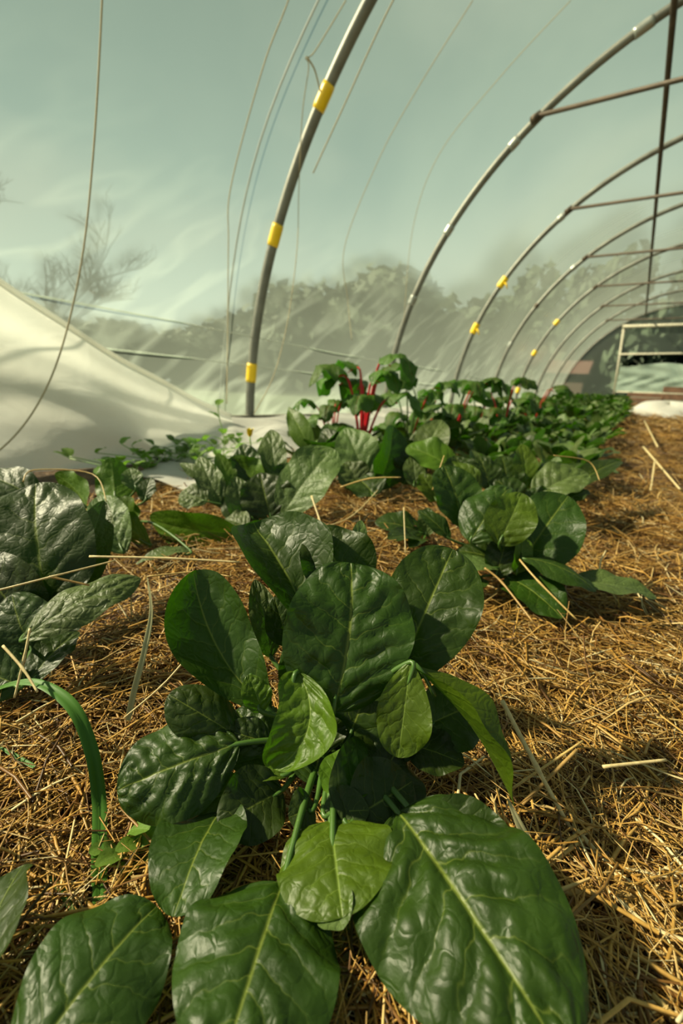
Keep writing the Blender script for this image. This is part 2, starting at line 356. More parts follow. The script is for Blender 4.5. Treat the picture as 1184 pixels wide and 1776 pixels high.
# outside tension ropes beside first hoop, straight lines of the crop-bar
def arcrope(y, a0, a1, r, m, rad, label):
    pts = [(arc(a0+(a1-a0)*k/40, r)[0], y+.02*math.sin(k*.4), arc(a0+(a1-a0)*k/40, r)[1]) for k in range(41)]
    tag(tube('rope', pts, rad, m, None, pts[0], 6), label, 'rope')
arcrope(2.06, 0.02, 1.6, RAD+.06, M_CORD, .0045, 'grey rope over the film just left of the first hoop')
arcrope(2.40, .50, 1.6, RAD-.02, M_TWINE, .0035, 'pale cord close along the right side of the first hoop')
# horizontal cords outside the film
for z0, z1, lab in ((.62, .62, 'upper pale wire stretched along the foot of the film'), (.44, .44, 'lower pale wire stretched along the foot of the film')):
    pts = [(CX-RAD*math.cos(math.asin((z0-CZ)/RAD))-.012, y, z0+.01*math.sin(y*1.3)) for y in np.linspace(-.5, END_Y, 60)]
    tag(tube('wire', pts, .0035, M_WIRE, None, pts[0], 6), lab, 'wire')
# base rail
V, Fc = box_arrays((CX-RAD-.03, -1.2, .0), (CX-RAD+.03, END_Y, .115))
o = link('trim_1', mesh('trim', V, Fc), M_BOARD, smooth=False); o['kind'] = 'structure'
V, Fc = box_arrays((CX+RAD-.03, -1.2, .0), (CX+RAD+.03, END_Y, .115))
o = link('trim_2', mesh('trim', V, Fc), M_BOARD, smooth=False); o['kind'] = 'structure'

# ---------------------------------------------------------------- end wall
g0 = float(gz(0., END_Y)); DX0, DX1, DTOP = -.66, 2.3, 2.575
def endpanel(name, poly, m, bump=0):
    V = [(x, END_Y+.02, z) for x, z in poly]; me = mesh(name, V, [tuple(range(len(V)))], [(x, z) for x, z in poly]); o = link(name, me, m, smooth=False); return o
wb = []
aL = math.acos((CX-DX0)/RAD)
left = [(arc(a)[0], arc(a)[1]) for a in np.linspace(0.0, math.acos((CX-(-.78))/RAD), 20)] + [(DX0-.12, DTOP), (DX0, g0)]
bw = bpy.data.objects.new('wall_back', None); COL.objects.link(bw); bw['kind'] = 'structure'
for nm, poly in (('film_panel', [(CX-RAD, 0)]+left+[(DX0, 0)]), ('film_panel', [(arc(a)[0], arc(a)[1]) for a in np.linspace(math.acos((CX+.78)/RAD), math.acos((CX-DX1)/RAD) if abs((CX-DX1)/RAD) < 1 else 2, 24)]+[(DX1, DTOP), (-.78, DTOP)]),
                 ('film_panel', [(arc(a)[0], arc(a)[1]) for a in np.linspace(math.acos((CX-DX1)/RAD), math.pi, 20)]+[(CX+RAD, 0), (DX1, 0)])):
    p_ = endpanel(nm, poly, M_FILM_END); p_.parent = bw
arcpts = [(arc(a)[0], END_Y, arc(a)[1]) for a in np.linspace(-.03, math.pi+.03, 90)]
tube('end_arch', arcpts, .022, M_PIPE, bw, (0, 0, 0), 8)
dr = bpy.data.objects.new('door_1', None); COL.objects.link(dr); dr['kind'] = 'structure'
def frm(name, a, b_, r=.045, m=M_WOOD):
    d = Vector(b_)-Vector(a); tube(name, [a, b_], r, m, dr, (0, 0, 0), 4)
frm('door_post', (DX0, END_Y-.03, g0), (DX0-.12, END_Y-.03, DTOP)); frm('door_post', (DX1, END_Y-.03, g0), (DX1, END_Y-.03, DTOP))
frm('door_lintel', (DX0-.16, END_Y-.05, DTOP), (DX1+.04, END_Y-.05, DTOP+.02), .055)
frm('middle_rail', (DX0-.09, END_Y-.04, 1.80), (DX1, END_Y-.04, 1.86), .035)
V = [(DX0-.12, END_Y+.01, DTOP), (DX1, END_Y+.01, DTOP), (DX1, END_Y+.01, 1.86), (DX0-.08, END_Y+.01, 1.8)]
link('upper_film', mesh('upper_film', V, [(0, 1, 2, 3)], [(v[0], v[2]) for v in V]), M_FILM_END, dr, smooth=False)
# lowered crinkled film curtain
V, Fc, uv = [], [], []
nx, nz_ = 70, 24
for j in range(nz_+1):
    for i in range(nx+1):
        x = DX0+(DX1-DX0)*i/nx; s = j/nz_; z = .72+(1.50+.05*math.sin(x*3)-.72)*s+ .02*math.sin(x*2+1)
        y = END_Y-.12+.025*math.sin(x*3+s*5)+.012*math.sin(x*11-s*9+2*math.sin(s*8))+.012*math.sin(s*17+x*5)+.006*math.sin(x*31+s*23)
        V.append((x, y, z)); uv.append((x, z))
for j in range(nz_):
    for i in range(nx): a = j*(nx+1)+i; Fc.append((a, a+1, a+nx+2, a+nx+1))
link('lowered_curtain', mesh('curtain', V, Fc, uv), M_FILM_ROLL, dr)
frm('curtain_bar', (DX0, END_Y-.13, .72), (DX1, END_Y-.13, .74), .03)
frm('sill_board', (DX0, END_Y-.05, g0+.1), (DX1, END_Y-.05, g0+.1), .12, M_BOARD)
endg = [(DX0, g0), (DX1, g0), (DX1, .72), (DX0, .72)]
V = [(x, END_Y-.02, z) for x, z in endg]
link('lower_film', mesh('lower_film', V, [(0, 1, 2, 3)], endg), M_FILM_END, dr, smooth=False)

# ---------------------------------------------------------------- outside: trees, hedge, house
def crown(seed, sx, sy, sz, nleaf, lsize):
    r = np.random.default_rng(seed); V, Fc = [], []
    lob = r.uniform(-1, 1, size=(16, 3))*[.75, .75, .62]; lob[:, 2] -= .25*(np.hypot(lob[:, 0], lob[:, 1])**2)
    for k in range(nleaf):
        c = lob[r.integers(9)]; d = r.normal(size=3); d /= np.linalg.norm(d); rad = .42*r.uniform(.7, 1.08)
        p = (c+d*rad)*[sx, sy, sz]
        n = d+r.normal(size=3)*.6; n /= np.linalg.norm(n); a = np.cross(n, r.normal(size=3)); a /= np.linalg.norm(a); b = np.cross(n, a)
        s = lsize*r.uniform(.6, 1.4); o = len(V)
        V += [p-a*s, p+b*s*.6, p+a*s, p-b*s*.6]; Fc.append((o, o+1, o+2, o+3))
    return mesh('foliage', V, Fc)
crowns = [crown(s, 1, 1, 1, 2600, .085) for s in (1, 2, 3)]
trunk_me = mesh('trunk', *tube_arrays([(0, 0, 0), (.02, 0, .5), (0, .03, 1)], [.06, .045, .02], 8))
def polar(px, dist):   # a direction in the photo, put on the ground outside at that distance
    v = ray(px, 650); v = Vector((v.x, v.y, 0)).normalized(); return v*dist
def wtree(px, dist, h, w, k, lab):
    p = polar(px, dist); z0 = 0.0
    h *= .76 if px < 500 else .86
    t = empty('hedge_tree', (p.x, p.y, z0-.05), lab, 'tree', 'green trees beyond the tunnel film')
    f = link('foliage', crowns[k % 3], M_HEDGE, t, smooth=False); f.location = (0, 0, h*.48); f.scale = (w*.66, w*.66, h*.56); f.rotation_euler.z = px*.37
    s = link('trunk', trunk_me, M_BARK, t); s.scale = (2, 2, h*.7)
for k, (px, dist, h, w) in enumerate([(-330, 22, 3.6, 6), (-190, 23, 3.4, 6), (-60, 22, 3.6, 6), (50, 21, 3.7, 6), (150, 22, 3.6, 5), (240, 23, 3.9, 6), (320, 24, 3.6, 5), (400, 24, 4.1, 6), (455, 23, 4.7, 5),
                                      (520, 22, 5.6, 6), (585, 22, 6.3, 6), (650, 22, 6.7, 6), (715, 24, 7.0, 7), (780, 26, 6.8, 7), (840, 27, 7.2, 7), (900, 30, 7.0, 8), (955, 32, 7, 8)]):
    wtree(px, dist, h, w, k, 'dense green tree, one of the hazy belt beyond the film')
for k, (x, y, h) in enumerate([(-4.5, 27, 6.5), (-1.5, 25, 6.8), (1.5, 25.5, 7.2), (4.5, 26, 7.2), (8, 27, 7.0)]):
    t = empty('hedge_tree', (x, y, .3), 'dark green tree behind the tunnel end wall, ' + ['leftmost of five', 'left of the door opening', 'behind the middle of the door opening', 'right of the door opening', 'rightmost of five'][k], 'tree', 'dark trees behind the tunnel end')
    f = link('foliage', crowns[k % 3], M_HEDGE, t, smooth=False); f.location = (0, 0, h*.48); f.scale = (3.0, 2.6, h*.6); f.rotation_euler.z = k*1.1
    s = link('trunk', trunk_me, M_BARK, t); s.scale = (2, 2, h*.7)
for k, (x, y, h) in enumerate([(-5.2, 20.5, 2.6), (-3.9, 20.0, 2.0), (-6.6, 21, 3.0)]):
    t = empty('hedge_shrub', (x, y, -.05), ['rounded green shrub by the end wall of the tunnel, middle of three', 'lowest green shrub beside the reddish building', 'tallest green shrub left of the tunnel end'][k], 'shrub')
    f = link('foliage', crowns[k % 3], M_HEDGE, t, smooth=False); f.location = (0, 0, h*.45); f.scale = (.8, .8, h*.5)
    s = link('trunk', trunk_me, M_BARK, t); s.scale = (1, 1, h*.6)
# bare winter tree
def bare_tree(px, dist, h, seed, lab):
    r = random.Random(seed); p = polar(px, dist); base = Vector((p.x, p.y, -.05)); parts_t, parts_b = [], []
    def grow(q, d, l, rad, lev):
        pts = [q]; dd = d.copy()
        for s in range(3):
            dd = (dd+Vector((r.uniform(-1, 1), r.uniform(-1, 1), r.uniform(-.3, .8)))*.13).normalized(); pts.append(pts[-1]+dd*l/3)
        (parts_t if lev == 0 else parts_b).append(tube_arrays(pts, [rad, rad*.85, rad*.7, rad*.55], 5 if lev < 2 else 3, caps=False))
        if lev < 5:
            for k in range(4 if lev < 3 else 3):
                nd = (dd*.9+Vector((r.uniform(-1, 1), r.uniform(-1, 1), r.uniform(-.25, .6)))*.85).normalized()
                grow(pts[r.choice([1, 2, 3, 3])], nd, l*r.uniform(.55, .78), rad*.58, lev+1)
    grow(Vector((0, 0, 0)), Vector((0, 0, 1)), h*.33, h*.03, 0)
    t = empty('bare_tree', base, lab, 'tree')
    link('trunk', mesh('trunk', *join_arrays(parts_t)), M_BARK, t); link('branches', mesh('branches', *join_arrays(parts_b)), M_BARK, t, smooth=False)
bare_tree(100, 21, 7.6, 5, 'leafless tree with spreading twigs, right one of the hazy pair at far left')
bare_tree(-30, 20, 8.4, 9, 'leafless taller tree at the very left edge behind the film')
# small house seen through the end film
hx, hy = -2.7, 22.5
hs_ = empty('house', (hx, hy, 0), 'reddish small building seen blurred through the left of the end wall', 'building')
link('wall', mesh('wall', *box_arrays((-.8, -1, 0), (.6, 1, 1.5))), M_BRICK, hs_, smooth=False)
V = [(-.95, -1.2, 1.5), (.75, -1.2, 1.5), (.75, 1.2, 1.5), (-.95, 1.2, 1.5), (-.95, 0, 2.1), (.75, 0, 2.1)]
link('roof', mesh('roof', V, [(0, 1, 5, 4), (2, 3, 4, 5), (0, 4, 3), (1, 2, 5), (0, 3, 2, 1)]), M_ROOF, hs_, smooth=False)

# ---------------------------------------------------------------- white fleece
def loft(name, top, bot, n, mrows, m, foldf, label, cat='sheet'):
    T = smoothpath(top, n); B = smoothpath(bot, n); V, Fc = [], []
    c = len(T)
    for j in range(mrows+1):
        s = j/mrows
        for i in range(c):
            p = T[i].lerp(B[i], s); p = p+foldf(i/(c-1), s, p); V.append(p)
    for j in range(mrows):
        for i in range(c-1): a = j*c+i; Fc.append((a, a+1, a+c+1, a+c))
    base = V[c*mrows//2]; V = [v-base for v in V]
    o = link(name, mesh(name, V, Fc), m, None, base)
    tag(o, label, cat); return o
top = [P3(-330, 250, 1.25), P3(-160, 370, 1.40), P3(0, 490, 1.60), P3(110, 562, 1.80), P3(200, 620, 2.02), P3(280, 662, 2.25), P3(340, 695, 2.45), P3(400, 722, 2.6)]
bot = [P3(-330, 900, 1.12), P3(-160, 850, 1.3), P3(0, 822, 1.42), P3(110, 815, 1.5), P3(200, 808, 1.62), P3(290, 795, 1.8), P3(350, 775, 2.05), P3(400, 757, 2.3)]
def fold(i, s, p):
    k = math.sin(math.pi*min(1, s*1.02)); sag = -.12*k*(1-i*.6)
    w = .020*math.sin(11*s+2.5*i)*k*(1-.6*i)+.006*math.sin(27*s+7*i+2*math.sin(i*6))*k+.005*math.sin(9*i+7*s)*k
    back = cvec((0, 0, -1)); d = Vector((0, 0, 0)); d += back*(.16*math.sin(math.pi*s)*(1-.5*i)) + cvec((.2, .3, 1))*w
    return d
loft('fleece_cover', top, bot, 10, 70, M_FLEECE, fold, 'large white fleece sheet pulled up against the film at left')
# rolled upper edge
tag(tube('fleece_hem', smoothpath([q+Vector((0, 0, .004)) for q in top], 8), [.012]*57, M_FLEECE, None, top[3], 8, 1.0), None, None)
hem = COL.objects['fleece_hem']; fc = COL.objects['fleece_cover']
hem.parent = fc
hem.location = Vector(top[3])-fc.location
# flat ground fleece between bed and wall
def flatsheet(name, xa, xb, y0, y1, nx, ny, label, amp, zadd):
    V, Fc = [], []
    for j in range(ny+1):
        s = j/ny; y = y0+(y1-y0)*s
        for i in range(nx+1):
            q = i/nx; x = xa(s)+(xb(s)-xa(s))*q
            z = float(gz(x, y))+zadd(q, s)+amp*(.5+.5*math.sin(x*17+y*5+2*math.sin(y*7)))*(.4+.6*math.sin(math.pi*q))
            V.append(Vector((x, y, z)))
    for j in range(ny):
        for i in range(nx): a = j*(nx+1)+i; Fc.append((a, a+1, a+nx+2, a+nx+1))
    base = V[len(V)//2].copy(); V = [v-base for v in V]
    return tag(link(name, mesh(name, V, Fc), M_FLEECE, None, base), label, 'sheet')
flatsheet('ground_fleece', lambda s: -2.16+.05*math.sin(s*9), lambda s: -1.25+.06*math.sin(s*23)-.25*s, 1.1, 9.5, 24, 140, 'white fleece lying on the ground between the bed and the film wall', .03, lambda q, s: .02+.09*(1-q)**2)
flatsheet('fleece_offcut', lambda s: -1.30-.30*s+.02*math.sin(s*9), lambda s: -1.02-.1*s+.03*math.sin(s*14), .80, 1.25, 14, 16, 'small folded piece of white fleece poking out beside the left spinach', .02, lambda q, s: .03)
# lump of fleece on the path far right
V, Fc = [], []
for j in range(15):
    for i in range(24):
        th = 2*math.pi*i/24; ph = j/14*math.pi/2; rr = 1+.12*math.sin(3*th+j*.4)+.07*math.sin(7*th)
        V.append((.55*rr*math.cos(th)*math.cos(ph)**.7, .5*rr*math.sin(th)*math.cos(ph)**.7, .24*math.sin(ph)**.8*(1+.15*math.sin(5*th))))
for j in range(14):
    for i in range(24): a = j*24+i; b_ = j*24+(i+1) % 24; Fc.append((a, b_, b_+24, a+24))
o = link('fleece_heap', mesh('fleece_heap', V, Fc), M_FLEECE, None, (.42, 9.0, float(gz(.42, 9.0))-.01)); tag(o, 'crumpled white fleece heap at the far end of the straw path', 'sheet')

# ---------------------------------------------------------------- twines
def twine(pp, m, rad, label):
    def ins(x, y, d):      # keep it inside the film
        while True:
            p = CAM+ray(x, y)*d
            if math.hypot(p.x-CX, max(0, p.z-CZ)) < RAD-.04: return p
            d *= .985
    pts = smoothpath([ins(*q) for q in pp], 8)
    tag(tube('twine', pts, rad, m, None, pts[0], 6), label, 'string')
twine([(182, -180, 1.2), (177, 0, 1.25), (163, 250, 1.32), (142, 450, 1.38), (105, 610, 1.40), (60, 710, 1.38), (0, 780, 1.33), (-70, 815, 1.3)], M_TWINE, .0028, 'long pale twine hanging at left in front of the fleece')
twine([(560, -180, 2.1), (500, 0, 2.25), (455, 120, 2.4), (400, 325, 2.6), (396, 420, 2.6), (395, 560, 2.55), (393, 700, 2.4)], M_TWINE, .0028, 'thin twine hanging straight down left of the first hoop')
twine([(600, 0, 2.2), (545, 90, 2.4), (530, 100, 2.45), (535, 118, 2.45), (524, 200, 2.5), (518, 330, 2.6), (515, 430, 2.6), (500, 550, 2.6), (475, 650, 2.5), (440, 718, 2.45)], M_TWINE, .0026, 'twine crossing in front of the first hoop and slanting to its foot')
twine([(820, 0, 2.8), (720, 160, 3.0), (655, 280, 3.1), (597, 430, 3.3), (603, 520, 3.3), (610, 590, 3.3)], M_TWINE, .0024, 'faint twine between first and second hoop, the nearer one')
twine([(990, 0, 3.0), (870, 130, 3.2), (760, 270, 3.6), (715, 400, 3.8), (700, 560, 3.8)], M_TWINE, .0022, 'faint twine running up beside the second hoop')
twine([(533, 100, 2.47), (545, 120, 2.5), (552, 145, 2.5), (556, 160, 2.5)], M_TWINE, .004, 'short knotted twine end tied at the top yellow tape')

# ---------------------------------------------------------------- leaves
def leaf_arrays(B, T, hint, width, bend=.10, cup=.18, puff=.03, shape=.62, ruffle=.05, nu=36, nvv=26, seed=0, curl=0.0, peak=.46, fold=0.0, sb=0.0):
    """B blade base, T tip, hint = way the upper face looks. Returns verts, faces, uv."""
    r = random.Random(seed); f = [r.uniform(0, 6.28) for _ in range(10)]
    B = np.array(B); T = np.array(T); a = T-B; Ln = np.linalg.norm(a); a /= Ln
    n = np.array(hint, float); n -= a*n.dot(a); n /= np.linalg.norm(n); w = np.cross(a, n)
    U = .5-.5*np.cos(np.linspace(0, math.pi, nu+1)); Vv = np.linspace(-1, 1, nvv+1)
    U, Q = np.meshgrid(U, Vv, indexing='ij')
    al = math.log(.5)/math.log(peak)
    prof = np.clip(np.sin(math.pi*np.clip(U, 0, 1)**al), 0, 1)**shape
    hw = width/2*prof*(1+.05*np.sin(U*5+f[0])*np.sign(Q))
    aq = np.abs(Q)
    side = (Q > 0)*.45
    wob = .35*np.sin(U*9+f[1]+3*Q)*.6+.25*np.sin(Q*7+f[2])
    ph = U*NV-aq*1.5+side+wob*.5
    sec = np.abs(np.sin(math.pi*ph))**.75
    blis = (sec-.4)*(1-np.exp(-(aq/.16)**2))*(1-aq**5)
    cell = (np.abs(np.sin(U*13+f[3]+1.5*np.sin(Q*5+f[9])))*np.abs(np.sin(Q*7.5+f[4]+1.2*np.sin(U*9))))**.6-.5
    nzz = cell*.9+np.sin(U*17+f[3]+4*Q)*np.sin(Q*8+f[4]-U*5)*.5+np.sin(U*31+f[5]-6*Q)*np.sin(Q*15+f[6])*.3
    disp = width*puff*(blis*1.0+nzz*.38*(1-aq**4)) - width*.018*np.exp(-(aq/.05)**2)*np.sin(math.pi*U)
    ruf = ruffle*width*aq**2.5*(np.sin(U*11+f[7]+side*5)+.5*np.sin(U*19+f[8]-side*9))
    z = disp+ruf+cup*hw*Q**2-cup*width*.12
    s = aq*hw
    if fold: # fold halves towards the face
        ang = fold*np.minimum(1, aq*2)
        lat = np.sign(Q)*s*np.cos(fold); z = z+s*math.sin(fold)
    else: lat = np.sign(Q)*s*(1-.08*cup*aq)
    # bend the midrib on an arc; curl rolls the tip back
    cz = bend*Ln*4*U*(1-U)-curl*Ln*np.clip(U-.6, 0, 1)**2*3
    edge = 0.004*np.random.default_rng(seed).normal(size=U.shape)*width*(prof > .2)
    Pn = (B+a*(U[..., None]*Ln)+w*(lat+sb*Ln*4*U*(1-U))[..., None]+n*(cz+z*np.minimum(1, prof*1.5)+edge*.3)[..., None])
    V = Pn.reshape(-1, 3); k = nvv+1
    Fc = [(i*k+j, i*k+j+1, (i+1)*k+j+1, (i+1)*k+j) for i in range(nu) for j in range(nvv)]
    uv = np.stack([U, Q*.5+.5], -1).reshape(-1, 2)
    return V, Fc, uv
def add_leaf(plant, B, T, hint, width, m=None, stalk=True, crown_pt=None, sm=None, srad=.0028, **kw):
    base = Vector(plant.location)
    V, Fc, uv = leaf_arrays(B, T, hint, width, **kw)
    V = V-np.array(base)
    o = link('leaf', mesh('leaf', V, Fc, uv), m or M_LEAF, plant)
    if stalk:
        c = Vector(crown_pt) if crown_pt is not None else base
        Bv = Vector(B); a = (Vector(T)-Bv).normalized()
        mid = c.lerp(Bv, .5)+Vector((0, 0, .25*(Bv-c).length*.4))
        pts = smoothpath([c-base, mid-base, Bv-base, Bv+a*(Vector(T)-Bv).length*.25-base], 6)
        n = len(pts); tube('stalk', pts, [srad*(1.15-.7*i/n) for i in range(n)], sm or M_STALK, o, (0, 0, 0), 6)
    return o
SEED = [100]
def PL(name, base, label, leaves, cat='spinach plant', group=None, crown_z=.012):
    b = Vector(base); pl = empty(name, b, label, cat, group)
    for L_ in leaves:
        bx, by, bd, tx, ty, td, wpx, hint = L_[:8]; kw = dict(L_[8]) if len(L_) > 8 else {}
        B = P3(bx, by, bd, .030); T = P3(tx, ty, td, .034)
        dm = .5*(bd+td); width = wpx*dm/F_PX
        SEED[0] += 1; kw.setdefault('seed', SEED[0])
        add_leaf(pl, B, T, cvec(hint), width, crown_pt=b+Vector((random.uniform(-.008, .008), random.uniform(-.008, .008), crown_z)), **kw)
    return pl
Y = M_YOUNG; D = M_LEAF; GR = M_GREY
baseA = Vector((-.165, .262, float(gz(-.165, .262))))
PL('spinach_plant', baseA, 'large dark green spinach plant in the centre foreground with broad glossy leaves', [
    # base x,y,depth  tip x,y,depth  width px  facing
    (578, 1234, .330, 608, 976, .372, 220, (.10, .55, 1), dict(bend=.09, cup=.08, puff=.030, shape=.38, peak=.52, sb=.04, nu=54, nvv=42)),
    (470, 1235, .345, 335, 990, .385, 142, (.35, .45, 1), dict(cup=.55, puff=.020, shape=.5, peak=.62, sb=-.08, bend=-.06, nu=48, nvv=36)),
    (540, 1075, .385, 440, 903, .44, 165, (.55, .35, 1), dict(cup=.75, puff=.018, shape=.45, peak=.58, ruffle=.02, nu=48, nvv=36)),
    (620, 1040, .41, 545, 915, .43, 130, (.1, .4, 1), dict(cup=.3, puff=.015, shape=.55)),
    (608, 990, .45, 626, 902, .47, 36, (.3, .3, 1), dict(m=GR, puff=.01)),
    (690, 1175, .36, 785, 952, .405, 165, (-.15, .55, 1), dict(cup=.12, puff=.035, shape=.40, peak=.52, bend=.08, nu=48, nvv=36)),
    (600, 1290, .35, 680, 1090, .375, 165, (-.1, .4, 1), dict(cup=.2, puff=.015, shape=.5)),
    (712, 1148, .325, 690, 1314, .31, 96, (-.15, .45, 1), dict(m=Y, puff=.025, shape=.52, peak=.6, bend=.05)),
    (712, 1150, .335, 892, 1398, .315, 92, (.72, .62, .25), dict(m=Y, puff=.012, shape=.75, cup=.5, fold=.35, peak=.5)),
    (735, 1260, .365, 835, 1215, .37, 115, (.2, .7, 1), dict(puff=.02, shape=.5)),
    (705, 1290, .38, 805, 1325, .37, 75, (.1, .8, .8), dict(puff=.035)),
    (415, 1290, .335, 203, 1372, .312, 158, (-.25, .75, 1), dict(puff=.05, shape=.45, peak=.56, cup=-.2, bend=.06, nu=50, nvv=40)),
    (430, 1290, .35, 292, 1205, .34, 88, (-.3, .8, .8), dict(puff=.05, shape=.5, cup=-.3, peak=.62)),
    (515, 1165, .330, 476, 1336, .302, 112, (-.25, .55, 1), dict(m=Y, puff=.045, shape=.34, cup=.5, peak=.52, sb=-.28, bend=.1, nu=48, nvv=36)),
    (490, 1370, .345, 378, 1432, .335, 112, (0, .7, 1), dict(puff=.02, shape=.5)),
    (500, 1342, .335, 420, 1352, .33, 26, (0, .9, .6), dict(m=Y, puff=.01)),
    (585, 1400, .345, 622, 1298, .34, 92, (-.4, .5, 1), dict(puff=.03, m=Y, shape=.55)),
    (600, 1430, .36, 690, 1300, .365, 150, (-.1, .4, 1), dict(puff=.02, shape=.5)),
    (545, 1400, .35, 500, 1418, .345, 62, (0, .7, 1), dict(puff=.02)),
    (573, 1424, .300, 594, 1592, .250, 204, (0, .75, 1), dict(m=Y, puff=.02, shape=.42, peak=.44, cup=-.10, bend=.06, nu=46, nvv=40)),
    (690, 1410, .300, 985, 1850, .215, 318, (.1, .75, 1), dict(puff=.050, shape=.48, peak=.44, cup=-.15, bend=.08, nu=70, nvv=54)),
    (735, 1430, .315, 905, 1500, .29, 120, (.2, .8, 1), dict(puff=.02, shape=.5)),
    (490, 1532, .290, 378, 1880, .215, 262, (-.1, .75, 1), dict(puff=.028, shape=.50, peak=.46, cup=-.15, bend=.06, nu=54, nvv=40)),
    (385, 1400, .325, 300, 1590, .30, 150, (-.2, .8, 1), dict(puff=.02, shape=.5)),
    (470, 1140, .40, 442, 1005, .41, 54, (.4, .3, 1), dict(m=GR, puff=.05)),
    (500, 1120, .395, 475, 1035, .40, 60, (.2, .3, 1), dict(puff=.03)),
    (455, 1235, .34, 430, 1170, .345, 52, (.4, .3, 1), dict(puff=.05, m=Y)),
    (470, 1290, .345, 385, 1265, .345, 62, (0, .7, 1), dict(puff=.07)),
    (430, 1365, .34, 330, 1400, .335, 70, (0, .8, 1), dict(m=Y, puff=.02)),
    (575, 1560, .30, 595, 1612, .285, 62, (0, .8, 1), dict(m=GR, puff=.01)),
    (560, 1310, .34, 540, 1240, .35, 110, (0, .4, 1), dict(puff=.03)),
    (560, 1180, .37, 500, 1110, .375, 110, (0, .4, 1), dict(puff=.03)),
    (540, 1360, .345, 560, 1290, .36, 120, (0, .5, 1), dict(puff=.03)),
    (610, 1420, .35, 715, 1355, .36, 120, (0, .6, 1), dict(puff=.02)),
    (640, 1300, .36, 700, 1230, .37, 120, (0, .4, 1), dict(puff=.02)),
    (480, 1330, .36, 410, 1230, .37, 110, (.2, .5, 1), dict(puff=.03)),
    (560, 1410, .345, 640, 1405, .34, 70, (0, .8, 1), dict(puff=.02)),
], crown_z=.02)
pF = G(40, 1770); bF = Vector((-.36, .035, float(gz(-.36, .035))))
PL('spinach_plant', bF, 'spinach plant cut by the bottom left corner, two broad smooth leaves showing', [
    (8, 1905, .25, 272, 1572, .262, 205, (-.2, .8, 1), dict(puff=.018, shape=.5, peak=.55, cup=-.12, nu=48, nvv=36)),
    (-75, 1790, .26, 40, 1500, .275, 130, (-.2, .6, 1), dict(puff=.015, shape=.5)),
])
baseB = G(880, 1025)
PL('spinach_plant', baseB, 'spinach plant beside the straw path, one leaf lying flat on the straw', [
    (803, 915, .77, 770, 808, .80, 86, (.1, .5, 1), dict(puff=.05, shape=.5, peak=.55)),
    (815, 940, .72, 885, 845, .76, 92, (-.3, .6, 1), dict(puff=.05, shape=.55, cup=-.2)),
    (865, 945, .70, 905, 855, .71, 84, (-.1, .5, 1), dict(puff=.03, shape=.5, m=Y)),
    (895, 990, .74, 985, 860, .76, 125, (-.35, .5, 1), dict(puff=.02, shape=.5)),
    (905, 968, .70, 1034, 1026, .66, 66, (.1, .95, .5), dict(puff=.02, shape=.7, cup=-.3)),
    (985, 1012, .70, 1138, 1036, .68, 66, (0, 1, .5), dict(puff=.03, shape=.55, m=GR)),
    (880, 1000, .73, 975, 1072, .66, 88, (0, .7, .8), dict(puff=.02, shape=.5)),
    (865, 985, .72, 775, 985, .72, 46, (0, .9, .5), dict(m=GR, puff=.02)),
    (870, 975, .74, 790, 955, .76, 50, (0, .8, .7), dict(puff=.02)),
    (780, 935, .76, 725, 885, .78, 36, (.2, .6, 1), dict(puff=.03)),
    (860, 1000, .72, 880, 925, .73, 60, (-.2, .4, 1), dict(puff=.03)),
    (895, 995, .71, 905, 925, .72, 45, (.5, .3, 1), dict(puff=.03, m=Y)),
    (840, 960, .76, 850, 880, .78, 90, (0, .4, 1), dict(puff=.03)),
    (835, 1000, .73, 800, 1010, .70, 60, (0, .9, .7), dict(puff=.03)),
    (860, 930, .8, 845, 860, .84, 60, (0, .4, 1), dict(puff=.04)),
    (925, 940, .78, 935, 870, .80, 70, (0, .4, 1), dict(puff=.04)),
], crown_z=.015)
baseS = G(735, 940)
PL('spinach_plant', baseS, 'small low dark spinach plant half buried in straw between the two big right-hand ones', [
    (735, 925, .86, 650, 905, .88, 58, (0, .8, .8), dict(puff=.02)), (725, 935, .84, 672, 935, .83, 44, (0, .9, .6), dict(puff=.02)),
    (738, 930, .86, 742, 880, .87, 36, (0, .5, 1), dict(puff=.03, m=GR)), (735, 935, .84, 710, 950, .83, 30, (0, .9, .5), dict(puff=.03)),
])
baseC = Vector((-.575, .215, float(gz(-.575, .215))))
PL('spinach_plant', baseC, 'big shaded spinach plant at the left edge with a puckered upright leaf', [
    (88, 1075, .52, 62, 838, .58, 188, (.15, .45, 1), dict(puff=.024, shape=.45, peak=.52, cup=.1, nu=44, nvv=34)),
    (38, 1112, .44, 244, 1003, .50, 88, (.1, .85, .75), dict(puff=.055, shape=.6, cup=-.2, m=GR, peak=.5)),
    (48, 1185, .46, 136, 1095, .48, 66, (0, .8, .8), dict(puff=.04)),
    (120, 1060, .55, 180, 868, .60, 74, (.6, .3, 1), dict(puff=.03, m=GR, cup=.5)),
    (60, 1100, .50, -40, 960, .52, 130, (0, .5, 1), dict(puff=.03)),
    (70, 1120, .50, 130, 1020, .54, 110, (0, .5, 1), dict(puff=.03)),
    (60, 1140, .48, 20, 1030, .50, 120, (0, .5, 1), dict(puff=.03)),
    (30, 1150, .46, -60, 1210, .42, 110, (0, .8, 1), dict(puff=.03)),
    (40, 1190, .45, -40, 1160, .43, 90, (0, .6, 1), dict(puff=.03)),
])
